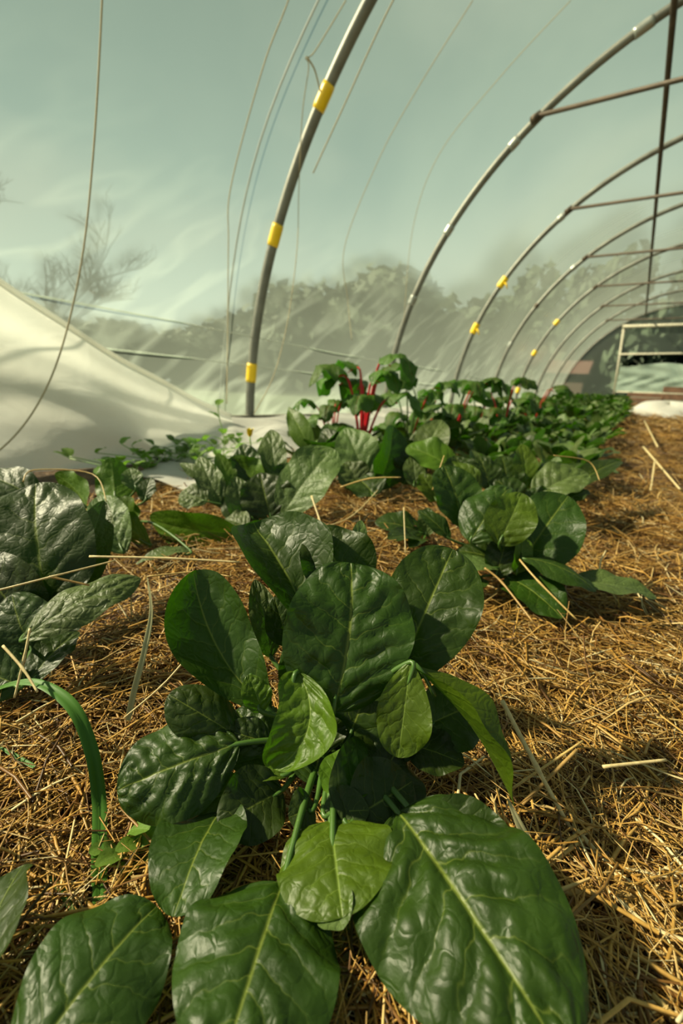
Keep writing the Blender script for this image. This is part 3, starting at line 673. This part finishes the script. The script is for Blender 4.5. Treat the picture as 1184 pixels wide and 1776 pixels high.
PL('spinach_plant', G(205, 930), 'spinach plant behind the left one with sun-lit translucent round leaves', [
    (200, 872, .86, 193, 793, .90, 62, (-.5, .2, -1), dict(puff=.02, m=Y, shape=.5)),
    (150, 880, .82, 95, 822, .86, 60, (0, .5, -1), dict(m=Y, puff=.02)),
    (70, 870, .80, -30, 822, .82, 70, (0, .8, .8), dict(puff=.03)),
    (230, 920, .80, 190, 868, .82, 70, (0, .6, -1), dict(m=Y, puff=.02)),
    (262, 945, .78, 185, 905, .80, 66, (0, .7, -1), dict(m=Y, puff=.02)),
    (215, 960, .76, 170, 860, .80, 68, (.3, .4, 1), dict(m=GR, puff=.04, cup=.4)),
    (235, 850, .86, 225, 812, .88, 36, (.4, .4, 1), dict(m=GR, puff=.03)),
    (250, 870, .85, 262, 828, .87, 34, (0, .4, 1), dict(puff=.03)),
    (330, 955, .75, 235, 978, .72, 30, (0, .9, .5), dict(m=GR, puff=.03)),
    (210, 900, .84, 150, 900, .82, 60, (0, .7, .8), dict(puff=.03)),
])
PL('spinach_plant', G(455, 925), 'spinach plant in mid-bed with one long grey-green leaf lit on its right', [
    (484, 905, .92, 578, 778, .95, 98, (-.25, .35, 1), dict(puff=.03, shape=.5, m=GR, peak=.58)),
    (415, 925, .80, 260, 900, .86, 72, (0, -.35, 1), dict(puff=.02, m=Y, shape=.5)),
    (455, 850, .96, 395, 798, .98, 66, (.2, .6, -1), dict(m=Y, puff=.02, shape=.5)),
    (420, 905, .92, 408, 826, .94, 48, (.3, .3, 1), dict(m=GR, puff=.05)),
    (385, 880, .94, 345, 792, .98, 46, (.1, .4, 1), dict(m=GR, puff=.05)),
    (360, 870, .93, 312, 855, .95, 52, (0, .5, 1), dict(m=GR, puff=.05)),
    (400, 860, .96, 378, 785, .99, 36, (.5, .3, 1), dict(puff=.02, m=Y)),
    (440, 840, .98, 420, 770, 1.0, 52, (0, .4, 1), dict(puff=.04)),
    (365, 845, .95, 312, 803, .97, 26, (0, .8, .8), dict(m=GR, puff=.03)),
    (470, 900, .92, 450, 820, .95, 90, (0, .4, 1), dict(puff=.03)),
    (440, 900, .92, 395, 850, .95, 70, (0, .4, 1), dict(puff=.03)),
    (490, 880, .95, 510, 800, .98, 70, (-.1, .3, 1), dict(puff=.03)),
    (430, 915, .90, 390, 900, .90, 50, (0, .8, .8), dict(puff=.03, m=GR)),
    (480, 840, 1.0, 470, 745, 1.05, 50, (0, .3, 1), dict(puff=.04, m=GR)),
])
PL('spinach_plant', G(665, 850), 'spinach plant with a dark upright folded leaf in front of the red chard', [
    (655, 850, 1.18, 682, 738, 1.22, 84, (.75, .2, .8), dict(puff=.02, cup=.4)),
    (640, 838, 1.2, 598, 742, 1.25, 76, (-.2, .4, 1), dict(puff=.04, m=GR)),
    (625, 850, 1.18, 600, 800, 1.2, 60, (0, .4, 1), dict(puff=.04, m=GR)),
    (545, 790, 1.35, 500, 705, 1.4, 40, (-.3, .3, 1), dict(puff=.01, shape=.9, m=Y)),
    (600, 810, 1.3, 560, 745, 1.35, 50, (-.3, .3, 1), dict(puff=.04)),
    (700, 840, 1.2, 720, 780, 1.22, 60, (0, .4, 1), dict(puff=.04)),
    (560, 830, 1.25, 540, 770, 1.3, 46, (0, .4, 1), dict(puff=.04, m=GR)),
    (650, 860, 1.15, 620, 830, 1.18, 70, (0, .6, 1), dict(puff=.04)),
])
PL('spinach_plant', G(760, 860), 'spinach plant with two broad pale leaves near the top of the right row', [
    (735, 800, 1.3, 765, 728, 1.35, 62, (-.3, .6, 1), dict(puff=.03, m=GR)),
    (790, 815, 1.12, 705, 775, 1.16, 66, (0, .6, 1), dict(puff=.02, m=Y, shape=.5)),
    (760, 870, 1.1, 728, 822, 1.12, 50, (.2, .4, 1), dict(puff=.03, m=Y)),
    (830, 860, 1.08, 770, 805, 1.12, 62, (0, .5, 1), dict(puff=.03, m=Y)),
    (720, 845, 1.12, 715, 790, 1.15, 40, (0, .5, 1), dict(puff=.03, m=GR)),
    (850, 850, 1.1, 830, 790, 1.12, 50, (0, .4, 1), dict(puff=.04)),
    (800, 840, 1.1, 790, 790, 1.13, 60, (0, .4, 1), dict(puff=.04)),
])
PL('spinach_plant', G(960, 895), 'spinach plant edging the path with a pale puckered leaf facing up', [
    (925, 860, 1.1, 1018, 820, 1.1, 78, (0, .8, .8), dict(puff=.06, m=GR, shape=.5)),
    (960, 860, 1.12, 950, 800, 1.16, 60, (0, .4, 1), dict(puff=.04)),
    (910, 850, 1.15, 905, 770, 1.18, 44, (0, .3, 1), dict(puff=.03, m=Y)),
    (880, 850, 1.15, 870, 790, 1.18, 60, (0, .4, 1), dict(puff=.03)),
    (980, 870, 1.08, 1020, 850, 1.08, 44, (0, .9, .5), dict(puff=.03)),
    (990, 850, 1.15, 1078, 800, 1.2, 44, (0, .9, .6), dict(puff=.03)),
    (900, 880, 1.08, 860, 830, 1.1, 60, (0, .4, 1), dict(puff=.04)),
    (940, 880, 1.08, 910, 850, 1.1, 60, (0, .6, 1), dict(puff=.04)),
])
# generic plants for the rest of the bed
def generic(seed, nleaf=15, s=1.0, ms=None):
    r = random.Random(seed); pl = empty('spinach_plant', (0, 0, 0), None, 'spinach plant')
    for k in range(nleaf):
        az = k*2.4+r.uniform(-.3, .3); q = k/nleaf; el = math.radians(78-58*q+r.uniform(-8, 8))
        rad = s*(.045+.05*q); B = Vector((rad*math.cos(az)*math.cos(el)*1.2, rad*math.sin(az)*math.cos(el)*1.2, .02+rad*math.sin(el)))
        ln = s*r.uniform(.075, .115); d = Vector((math.cos(az)*math.cos(el), math.sin(az)*math.cos(el), math.sin(el)*.8+.08))
        T = B+d.normalized()*ln; T.z = max(T.z, .02)
        n = Vector((-math.cos(az)*math.sin(el), -math.sin(az)*math.sin(el), math.cos(el)+.25))
        m = r.choice([M_LEAF, M_YOUNG, M_GREY, M_GREY])
        add_leaf(pl, B, T, n, s*r.uniform(.055, .085), m=m, crown_pt=(0, 0, .0), nu=12, nvv=8, seed=seed*50+k, puff=.045, cup=r.uniform(-.3, .4), shape=.52, bend=r.uniform(.02, .2), srad=.002)
    return pl
protos = [generic(1, 15), generic(2, 14, 1.05), generic(3, 16, .95), generic(4, 13, 1.1)]
def copy_tree(o, parent=None):
    c = o.copy(); COL.objects.link(c); c.parent = parent
    for ch in o.children: copy_tree(ch, c)
    return c
spots = []
rows = [(-.17, 1.50), (-.42, 1.25), (-.72, 1.18), (-1.02, 1.55)]
for ri, (x, ys) in enumerate(rows):
    y = ys; k = 0
    while y < 13.5:
        spots.append((x+random.uniform(-.05, .05)-.012*y, y+random.uniform(-.05, .05), ri)); y += .27 if y < 4 else .42
nm = {0: 'row of the bed nearest the path', 1: 'second row from the path', 2: 'third row from the path', 3: 'row nearest the film wall'}
used = [False]*4
cnt = {}; ORDN = 'first second third fourth fifth sixth seventh eighth ninth tenth eleventh twelfth thirteenth fourteenth fifteenth sixteenth seventeenth eighteenth nineteenth twentieth'.split()
for k, (x, y, ri) in enumerate(spots):
    if abs(x+.42) < .2 and y < 1.3: continue
    pi = k % 4; c = protos[pi] if not used[pi] else copy_tree(protos[pi]); used[pi] = True
    s = random.uniform(.9, 1.15)*(1.0 if y < 5 else 1.25)
    c.location = (x, y, float(gz(x, y))); c.rotation_euler.z = random.uniform(0, 6.28); c.scale = (s, s, s)
    far = 'distant' if y > 5 else 'mid-distance'
    cnt[ri] = cnt.get(ri, 0)+1; n_ = cnt[ri]
    od = ORDN[n_-1] if n_ <= 20 else None
    c['label'] = f'{od} small leafy spinach plant behind the near ones, {nm[ri]}' if od else f'{far} leafy green spinach plant in the {nm[ri]}'; c['group'] = f'{far} spinach plants, {nm[ri]}'

# chard
def chard(base, h, seed, label, nleaf=9, spread=.5):
    r = random.Random(seed); b = Vector(base); pl = empty('chard_plant', b, label, 'chard plant')
    for k in range(nleaf):
        az = k*2.4+r.uniform(-.4, .4); up = r.uniform(.4, 1)*h if k else h*.98; out = spread*h*r.uniform(.15, .5)
        c = Vector((math.cos(az), math.sin(az), 0)); m1 = b+c*out*.3+Vector((0, 0, up*.5)); q = b+c*out*.7+Vector((0, 0, up*.85))
        T = q+c*h*.34+Vector((0, 0, -h*.16+r.uniform(-.05, .12)*h)); n = Vector((0, 0, 1))*.7-c*.1+c*.5
        V, Fc, uv = leaf_arrays(q, T, n, h*.25, bend=.34, cup=-.5, puff=.12, shape=.7, ruffle=.2, nu=18, nvv=14, seed=seed*20+k)
        lf = link('leaf', mesh('leaf', V-np.array(b), Fc, uv), M_CHARD, pl)
        pts = smoothpath([Vector((0, 0, .01)), m1-b, q-b, q.lerp(T, .3)+n*.02-b], 6); tube('stalk', pts, [h*.013*(1-.5*i/len(pts)) for i in range(len(pts))], M_RED if (seed in (3, 4) or k % 4 == 0) else M_STALK, lf, (0, 0, 0), 6, .6)
    return pl
def at_depth(px, py, d):
    p = CAM+ray(px, py)*d; return Vector((p.x, p.y, float(gz(p.x, p.y))))
chard(at_depth(628, 760, 1.9), .50, 3, 'tall chard with bright red stalks and crinkled leaves standing in front of the second hoop', 10, .55)
chard(at_depth(578, 760, 1.85), .30, 4, 'short red-stalked chard at the left foot of the tallest chard', 8, .8)
chard(at_depth(708, 760, 2.3), .42, 5, 'dark-leaved chard between the second and third hoop', 9, .8)
chard(at_depth(782, 750, 2.6), .48, 6, 'chard with red stalk showing, in front of the third hoop', 10, .8)
chard(at_depth(735, 750, 2.9), .44, 12, 'green bushy chard behind the dark-leaved one', 9, .8)
chard(at_depth(870, 745, 3.1), .48, 7, 'green chard with upright leaves before the fourth hoop', 9, .6)
chard(at_depth(920, 740, 4.0), .48, 8, 'bushy chard further along before the fifth hoop', 9, .8)
chard(at_depth(825, 745, 3.4), .46, 14, 'spreading chard between the third and fourth hoop', 9, .8)
# far leafy heads at the tunnel end
lett = None
for k in range(34):
    x = random.uniform(-1.5, -.35); y = random.uniform(8.5, 14.5)
    if k == 0:
        lett = generic(30, 14, 1.5, None); lett.name = 'lettuce'; c = lett
    else: c = copy_tree(lett)
    c.name = 'lettuce'; c.location = (x, y, float(gz(x, y))); c.rotation_euler.z = k; c.scale = (1.2, 1.2, 1.1)
    tag(c, 'leafy green head near the far end wall left of the path', 'plant', 'leafy heads at the far end')
for k in range(8):
    c = copy_tree(lett); c.name = 'lettuce'; x = 1.15+random.uniform(0, .8); y = 9+k*.55; c.location = (x, y, float(gz(x, y))); c.scale = (1.2, 1.2, 1.1); c.rotation_euler.z = k
    tag(c, 'leafy green head on the right of the fleece heap', 'plant', 'leafy heads right of the path')
# brown crate and pot at the far end
def crate(x, y, w, d, h, lab):
    b = Vector((x, y, float(gz(x, y)))); t = empty('wooden_crate', b, lab, 'crate')
    for zz in (0.02, h*.38, h*.72):
        for (lo, hi) in (((-w, -d-.02, zz), (w, -d, zz+h*.25)), ((-w, d, zz), (w, d+.02, zz+h*.25)), ((-w-.02, -d, zz), (-w, d, zz+h*.25)), ((w, -d, zz), (w+.02, d, zz+h*.25))):
            link('slat', mesh('slat', *box_arrays(lo, hi)), M_BROWN, t, smooth=False)
    link('crate_base', mesh('crate_base', *box_arrays((-w, -d, 0), (w, d, .02))), M_BROWN, t, smooth=False)
crate(.12, 14.2, .38, .3, .34, 'low brown wooden crate by the end wall, left of the pair')
crate(.68, 14.0, .2, .25, .5, 'taller brown wooden crate by the end wall, right of the pair')

# weeds along the fleece and the round-leaved seedling
def weed(name, base, pts_list, label, m=M_WEED, r=.0022, lsize=.03, cat='weed', stem=M_PALE):
    b = Vector(base); t = empty(name, b, label, cat)
    for k, pts in enumerate(pts_list):
        sp = smoothpath([Vector(p)-b for p in pts], 5); tube('stem', sp, r, stem, t, (0, 0, 0), 5)
        for j in range(2, len(sp), 4):
            az = random.uniform(0, 6.28); d = Vector((math.cos(az), math.sin(az), .5)); q = sp[j]
            V, Fc, uv = leaf_arrays(q, q+d*lsize, Vector((0, 0, 1)), lsize*.8, nu=8, nvv=6, puff=.03, shape=.5, seed=k*9+j)
            link('leaf', mesh('leaf', V, Fc, uv), m, t)
    return t
q0 = at_depth(385, 780, 1.75)
weed('climbing_weed', q0, [[q0, CAM+ray(388, 760)*1.75, CAM+ray(380, 725)*1.76, CAM+ray(377, 700)*1.76], [q0, CAM+ray(360, 765)*1.73, CAM+ray(330, 772)*1.7]], 'yellow-green climbing weed standing against the white fleece', lsize=.045)
for k, (px, py, d) in enumerate([(285, 790, 1.6), (250, 800, 1.5), (325, 782, 1.7), (350, 790, 1.65), (405, 770, 1.9), (205, 815, 1.35)]):
    q = at_depth(px, py, d); q.z += .01
    weed('low_weed', q, [[q, q+Vector((random.uniform(-.06, .06), random.uniform(-.06, .06), .05)), q+Vector((random.uniform(-.12, .12), random.uniform(-.12, .12), random.uniform(.03, .1)))] for _ in range(6)],
         'low pale green weed at the fleece edge, ' + ['third from the left', 'second from the left', 'fourth from the left', 'fifth from the left', 'rightmost, under the climbing weed', 'leftmost'][k], M_WEED if k % 2 else M_YOUNG, .0016, .04)['group'] = 'low weeds at the edge of the white fleece'
q = G(235, 1500)
weed('seedling', q, [[q, P3(238, 1480, .33), P3(225, 1440, .32)], [q, P3(215, 1485, .33), P3(205, 1470, .32)], [q, P3(245, 1470, .33), P3(262, 1442, .32)]], 'yellow-green seedling with small round leaves in the straw at lower left', M_WEED, .0009, .018)
# yellow flower
q = at_depth(433, 790, 1.35); fl = empty('yellow_flower', q, 'single yellow flower bud above the middle spinach plant', 'flower')
pt = CAM+ray(433, 758)*1.35
tube('stem', smoothpath([Vector((0, 0, 0)), (pt-q)*.5+Vector((.01, 0, 0)), pt-q], 5), .0022, M_PALE, fl, (0, 0, 0), 6)
for k in range(5):
    az = k*1.257; d = Vector((math.cos(az)*.5, math.sin(az)*.5, 1)).normalized()
    V, Fc, uv = leaf_arrays(pt-q, pt-q+d*.03, d.cross(Vector((-math.sin(az), math.cos(az), 0))), .018, nu=6, nvv=4, seed=k)
    link('petal', mesh('petal', V, Fc, uv), M_YEL, fl)

# grass blades
def blade(pp, w, label, m=M_GRASS):
    pts = smoothpath([P3(x, y, d, .004) for x, y, d in pp], 8); b = pts[-1].copy(); V, Fc, uv = [], [], []
    n = len(pts)
    for i, p in enumerate(pts):
        t = (pts[min(i+1, n-1)]-pts[max(0, i-1)]).normalized(); s = t.cross((CAM-p).normalized()+Vector((.3, .2, .5))).normalized(); ww = w*min(1, .15+2.2*i/n)*(1 if i < n*.9 else .8)
        nn = t.cross(s)
        for q, dz in ((-1, 0), (-.35, -.15), (0, .12), (.35, -.15), (1, 0)): V.append(p+s*q*ww+nn*dz*ww-b); uv.append((i/n, q*.5+.5))
    for i in range(n-1):
        for k in range(4): a = i*5+k; Fc.append((a, a+1, a+6, a+5))
    tag(link('grass_blade', mesh('grass_blade', V, Fc, uv), m, None, b), label, 'grass blade')
blade([(-25, 1205, .40), (20, 1186, .385), (70, 1186, .37), (125, 1225, .355), (158, 1300, .345), (172, 1390, .335), (172, 1480, .305), (172, 1590, .275)], .0050, 'long green grass blade arching over at lower left')
blade([(298, 1405, .34), (287, 1450, .335), (275, 1510, .33), (268, 1560, .325)], .003, 'short upright green grass blade left of the central plant')
blade([(80, 1510, .32), (110, 1550, .315), (140, 1600, .31)], .0022, 'short green grass blade slanting above the bottom left leaf')
blade([(-10, 1290, .38), (25, 1310, .37), (60, 1330, .36)], .0018, 'thin green grass blade at the left edge')
M_DRY = simple('dry_blade', (.42, .38, .2), .6)
blade([(255, 1000, .50), (262, 1060, .47), (250, 1130, .44), (232, 1200, .42), (222, 1250, .41)], .0028, 'dry bent grass leaf running down the straw mound', M_DRY)
blade([(880, 1385, .315), (900, 1430, .31), (925, 1480, .305), (935, 1530, .30)], .0035, 'withered brown leaf tip drooping right of the central plant', M_DRY)
blade([(610, 1600, .285), (590, 1680, .27), (575, 1790, .25)], .006, 'broad dry straw leaf between the two large bottom leaves', M_DRY)

# ---------------------------------------------------------------- straw
PAL = np.array([[.62, .37, .10], [.47, .25, .05], [.72, .50, .20], [.22, .10, .022], [.11, .05, .012], [.55, .32, .075], [.82, .68, .38], [.32, .165, .035]])
PW = np.array([.2, .2, .13, .15, .08, .14, .04, .06]); PW /= PW.sum()
def straw_batch(n, xs, ys, length, radius, lift, sides=3, seg=3, pitch=.25, sd=0):
    r = np.random.default_rng(sd); k = seg+1
    ln = r.uniform(*length, n)*r.uniform(.6, 1, n); rad = r.uniform(*radius, n)*(1-.3*(r.random(n) < .3)); az = r.uniform(0, 2*np.pi, n); pt = r.normal(0, pitch, n)
    tt = np.linspace(-.5, .5, k)
    d = np.stack([np.cos(az)*np.cos(pt), np.sin(az)*np.cos(pt), np.sin(pt)], -1)
    sidev = np.stack([-np.sin(az), np.cos(az), np.zeros(n)], -1); upv = np.cross(d, sidev)*-1; upv *= np.sign(upv[:, 2:3]+1e-9)
    bendv = r.normal(0, .10, n); bendu = r.normal(0, .05, n); kink = (r.random(n) < .25)*r.normal(0, .25, n)
    c = np.stack([xs, ys, np.zeros(n)], -1)
    P = c[:, None, :]+d[:, None, :]*(ln[:, None]*tt)[..., None]
    P += sidev[:, None, :]*((bendv*ln)[:, None]*(tt**2*4)+(kink*ln)[:, None]*np.abs(tt))[..., None]
    P += upv[:, None, :]*((bendu*ln)[:, None]*(1-tt**2*4))[..., None]
    g0_ = gz(P[..., 0], P[..., 1])
    hh = r.uniform(0, 1, n)**1.6*lift
    P[..., 2] = np.maximum(P[..., 2]+gz(xs, ys)[:, None]+hh[:, None], g0_+rad[:, None]*.6)
    taper = np.where(np.arange(k) == k-1, .45, 1.0)
    fl = r.choice([1, 1, .35], n)
    V = np.empty((n, k, sides, 3))
    for s in range(sides):
        a = 2*np.pi*s/sides+.5
        V[:, :, s] = P+(sidev[:, None]*np.cos(a)+upv[:, None]*np.sin(a)*fl[:, None, None])*(rad[:, None]*taper)[..., None]
    base = (np.arange(n)*k*sides)[:, None, None]; i = np.arange(seg)[None, :, None]; s = np.arange(sides)[None, None, :]; s2 = (s+1) % sides
    Fq = np.stack([base+i*sides+s, base+i*sides+s2, base+(i+1)*sides+s2, base+(i+1)*sides+s], -1).reshape(-1, 4)
    col = PAL[r.choice(len(PAL), n, p=PW)]*r.uniform(.75, 1.15, (n, 1)); col = np.clip(col, 0, 1)
    C = np.repeat(col, k*sides, axis=0)
    return V.reshape(-1, 3), Fq, C
def quadmesh(name, Vs, Fs, Cs):
    off = 0; FF = []
    for V, Fq in zip(Vs, Fs): FF.append(Fq+off); off += len(V)
    V = np.concatenate(Vs); Fq = np.concatenate(FF); C = np.concatenate(Cs)
    me = bpy.data.meshes.new(name); me.vertices.add(len(V)); me.vertices.foreach_set('co', V.astype(np.float32).ravel())
    me.loops.add(Fq.size); me.loops.foreach_set('vertex_index', Fq.astype(np.int32).ravel())
    me.polygons.add(len(Fq)); me.polygons.foreach_set('loop_start', np.arange(0, Fq.size, 4, dtype=np.int32))
    try: me.polygons.foreach_set('loop_total', np.full(len(Fq), 4, dtype=np.int32))
    except Exception: pass
    at = me.color_attributes.new('Col', 'FLOAT_COLOR', 'POINT'); at.data.foreach_set('color', np.concatenate([C, np.ones((len(C), 1))], 1).astype(np.float32).ravel())
    me.update(calc_edges=True); return me
rs = np.random.default_rng(5)
def region(n, x0, x1, y0, y1, pw=1.0):
    return rs.uniform(x0, x1, n), y0+(y1-y0)*rs.random(n)**pw
B_ = []
x, y = region(20000, -.50, .42, .02, .75); B_.append(straw_batch(20000, x, y, (.03, .12), (.0003, .0009), .016, pitch=.12, sd=1))
x, y = region(6500, -.50, .42, .02, .75); B_.append(straw_batch(6500, x, y, (.03, .13), (.0007, .0016), .016, pitch=.09, sd=2, sides=4))
x, y = region(15000, -.95, .60, .5, 1.6); B_.append(straw_batch(15000, x, y, (.05, .15), (.0005, .0014), .03, sd=3))
x, y = region(3000, -.95, .60, .5, 1.6); B_.append(straw_batch(3000, x, y, (.06, .16), (.0010, .0019), .03, sd=4, sides=4))
x, y = region(3500, -.95, -.40, .0, .6); B_.append(straw_batch(3500, x, y, (.04, .12), (.0005, .0014), .025, sd=5))
x, y = region(15000, -.30, 1.6, 1.3, 5.5, 1.4); B_.append(straw_batch(15000, x, y, (.06, .18), (.0009, .0022), .035, sd=6))
x, y = region(7000, -1.3, -.2, 1.3, 4.0, 1.2); B_.append(straw_batch(7000, x, y, (.08, .2), (.0012, .0024), .03, sd=7))
x, y = region(11000, -.6, 3.2, 4.5, 15.5, 1.2); B_.append(straw_batch(11000, x, y, (.15, .4), (.003, .006), .05, sd=8))
x, y = region(3500, .4, 3.0, .1, 2.5); B_.append(straw_batch(3500, x, y, (.08, .2), (.0016, .003), .04, sd=9))
x, y = region(16000, -1.3, 1.2, -1.15, .06); B_.append(straw_batch(16000, x, y, (.05, .15), (.0006, .0018), .03, sd=12))
x, y = region(6000, .4, 3.2, -.6, 3.0); B_.append(straw_batch(6000, x, y, (.08, .2), (.0014, .0028), .04, sd=13))
x, y = region(1500, -1.2, -.9, .3, 1.3); B_.append(straw_batch(1500, x, y, (.06, .18), (.0012, .0024), .03, sd=10))
me = quadmesh('straw_mulch', [b[0] for b in B_], [b[1] for b in B_], [b[2] for b in B_])
tag(link('straw_mulch', me, M_STRAW), 'golden straw mulch covering the beds and the path', 'straw', kind='stuff')

def stalk_obj(pts, rad, col, label, group=None, sides=7, name='straw_stalk', node=True):
    pts = [Vector(p) for p in pts]; b = pts[0].copy(); sp = smoothpath([p-b for p in pts], 6); n = len(sp)
    rr = [rad*(1-.25*i/n) for i in range(n)]
    if node and n > 8: rr[n//2] *= 1.35
    V, Fc = tube_arrays(sp, rr, sides, .8); me = mesh(name, V, Fc)
    at = me.color_attributes.new('Col', 'FLOAT_COLOR', 'POINT'); at.data.foreach_set('color', np.tile([*col, 1.0], len(V)).astype(np.float32))
    return tag(link(name, me, M_STRAW, None, b), label, 'straw', group)
PALE = (.72, .58, .30); GOLD = (.60, .42, .15); DK = (.45, .28, .09)
for pp, rad, col, lab in [
    ([(-20, 1028, .42), (90, 1000, .43), (200, 972, .45)], .0016, PALE, 'long pale straw slanting across the shaded left plant'),
    ([(155, 965, .50), (290, 968, .50), (415, 975, .50)], .0018, PALE, 'straight pale straw lying level on top of the mound'),
    ([(85, 1000, .45), (155, 1015, .46)], .0016, DK, 'short brown straw under the long pale one at left'),
    ([(5, 1120, .37), (40, 1160, .36), (65, 1200, .35)], .0016, PALE, 'pale straw pointing up-left at the left edge'),
    ([(52, 1090, .38), (42, 1140, .37), (25, 1210, .36)], .0015, PALE, 'pale straw crossing another at the left edge'),
    ([(325, 1140, .40), (280, 1190, .39), (215, 1245, .385)], .0015, PALE, 'thin straw slanting beside the tall left leaf'),
    ([(302, 1425, .315), (335, 1510, .305), (357, 1610, .30)], .0013, PALE, 'pale straw lying over the grey-green lower leaf'),
    ([(190, 1530, .305), (230, 1535, .30), (375, 1590, .29)], .0016, GOLD, 'golden straw bridging the two bottom left leaves'),
    ([(870, 1215, .38), (930, 1330, .35), (990, 1440, .33)], .0026, PALE, 'thick pale jointed stem right of the folded leaf'),
    ([(905, 1395, .345), (1000, 1300, .36)], .0024, DK, 'thick brown stem pointing up-right on the path side'),
    ([(885, 1370, .35), (1010, 1285, .365)], .0017, GOLD, 'golden stem crossing the thick pale one'),
    ([(1045, 1330, .36), (1155, 1318, .365)], .0019, PALE, 'pale split straw at right below mid-height'),
    ([(925, 1520, .305), (1010, 1455, .32)], .0028, GOLD, 'stout golden stem beside the biggest leaf'),
    ([(970, 1545, .30), (1080, 1555, .30), (1190, 1560, .30)], .0034, GOLD, 'broad level stem at lower right'),
    ([(1000, 1440, .325), (1080, 1530, .30)], .0024, PALE, 'flat pale stem pointing down-right at lower right'),
    ([(1010, 1605, .29), (1190, 1585, .29)], .0028, DK, 'brown stem lying level under the broad one'),
    ([(1020, 1670, .275), (1110, 1760, .255), (1160, 1810, .25)], .0030, DK, 'thick brown stem in the bottom right corner'),
    ([(590, 1600, .28), (590, 1680, .27), (600, 1700, .268)], .0022, GOLD, 'upright golden stem below the pale round leaf'),
    ([(575, 1660, .272), (640, 1740, .26)], .0014, PALE, 'thin pale straw between the bottom leaves'),
    ([(625, 1745, .26), (735, 1752, .26)], .0014, GOLD, 'level straw between the bottom leaves'),
    ([(540, 860, .85), (562, 925, .80)], .0024, PALE, 'pale straw standing upright behind the central plant'),
    ([(590, 845, .88), (640, 830, .88), (695, 828, .88)], .0022, GOLD, 'bent golden straw arching before the dark folded leaf'),
    ([(560, 915, .80), (610, 895, .82), (655, 850, .85)], .0018, PALE, 'long straw slanting behind the central plant'),
    ([(700, 880, .78), (703, 960, .74)], .0016, PALE, 'straw standing before the small dark plant'),
    ([(750, 850, .85), (770, 790, .86)], .0018, GOLD, 'upright straw at the left of the right row'),
    ([(1050, 955, .80), (1040, 990, .74), (1075, 1050, .70)], .0019, PALE, 'arched straw lying over the flat leaf by the path'),
    ([(1092, 1000, .74), (1130, 1080, .68)], .0015, PALE, 'thin straw lying across the tip of the flat leaf'),
    ([(840, 985, .70), (870, 1010, .68), (925, 1080, .62)], .0022, DK, 'brown bent stem in front of the second right plant'),
    ([(900, 970, .70), (935, 1010, .66), (1000, 1075, .62)], .0020, GOLD, 'golden stem slanting under the folded leaf by the path'),
    ([(960, 790, .95), (1020, 800, .97), (1040, 835, .95)], .0016, GOLD, 'curved straw over the pale puckered leaf'),
    ([(1115, 775, 2.2), (1180, 850, 1.7)], .006, PALE, 'long pale straw on the path at the right edge'),
    ([(1135, 800, 1.9), (1128, 850, 1.65)], .005, PALE, 'shorter pale straw beside the long one on the path'),
    ([(1117, 730, 4.5), (1140, 775, 2.8)], .008, PALE, 'pale straw lying along the far path'),
    ([(880, 1440, .32), (868, 1500, .31)], .0028, GOLD, 'stub of thick stem against the big leaf'),
    ([(100, 1600, .30), (160, 1640, .29)], .0018, GOLD, 'straw disappearing under the bottom left leaf'),
    ([(40, 835, .72), (60, 815, .74), (160, 822, .75), (185, 870, .70)], .0018, GOLD, 'long bent straw arching over the left back plant'),
    ([(255, 1000, .46), (340, 992, .47), (400, 1000, .46)], .0015, GOLD, 'straw lying flat in front of the mound crest'),
]:
    stalk_obj([P3(x, y, d, .003) for x, y, d in pp], rad*.78, col, lab)
# loose single stalks on the mulch
COLN = {0: ('pale', PALE), 1: ('golden', GOLD), 2: ('brown', DK), 3: ('whitish', (.78, .68, .44))}
for k in range(230):
    x = random.uniform(-.45, .42); y = random.uniform(.05, .95)
    if x < .02 and random.random() < .6: x = random.uniform(.0, .42)
    if x < .06 and y < .46: continue          # under the leaves of the nearest plants
    az = random.uniform(0, 6.28); ln = random.uniform(.05, .14); z = random.uniform(.006, .022); tl_ = random.gauss(0, .10)
    d = Vector((math.cos(az), math.sin(az), tl_)); s = Vector((-math.sin(az), math.cos(az), 0))*random.gauss(0, .08)*ln
    pts = [Vector((x, y, 0))-d*ln/2, Vector((x, y, 0))+s, Vector((x, y, 0))+d*ln/2]
    for p in pts: p.z += float(gz(p.x, p.y))+z; p.z = max(p.z, float(gz(p.x, p.y))+.006)
    cn, cc = COLN[random.choice([0, 1, 1, 2, 3])]
    X_, Y_ = proj(pts[1])
    if x > 0: where = ('in the bottom right corner' if Y_ > 1450 else 'on the path right of the central plant' if Y_ > 1120 else 'on the path beside the second right-hand plant')
    else: where = ('on the mound behind the central plant' if Y_ < 1060 else 'on the slope left of the central plant')
    stalk_obj(pts, random.uniform(.0007, .0017), cc, f'loose {cn} straw stalk lying {where}', f'loose {cn} stalks {where}', 6)
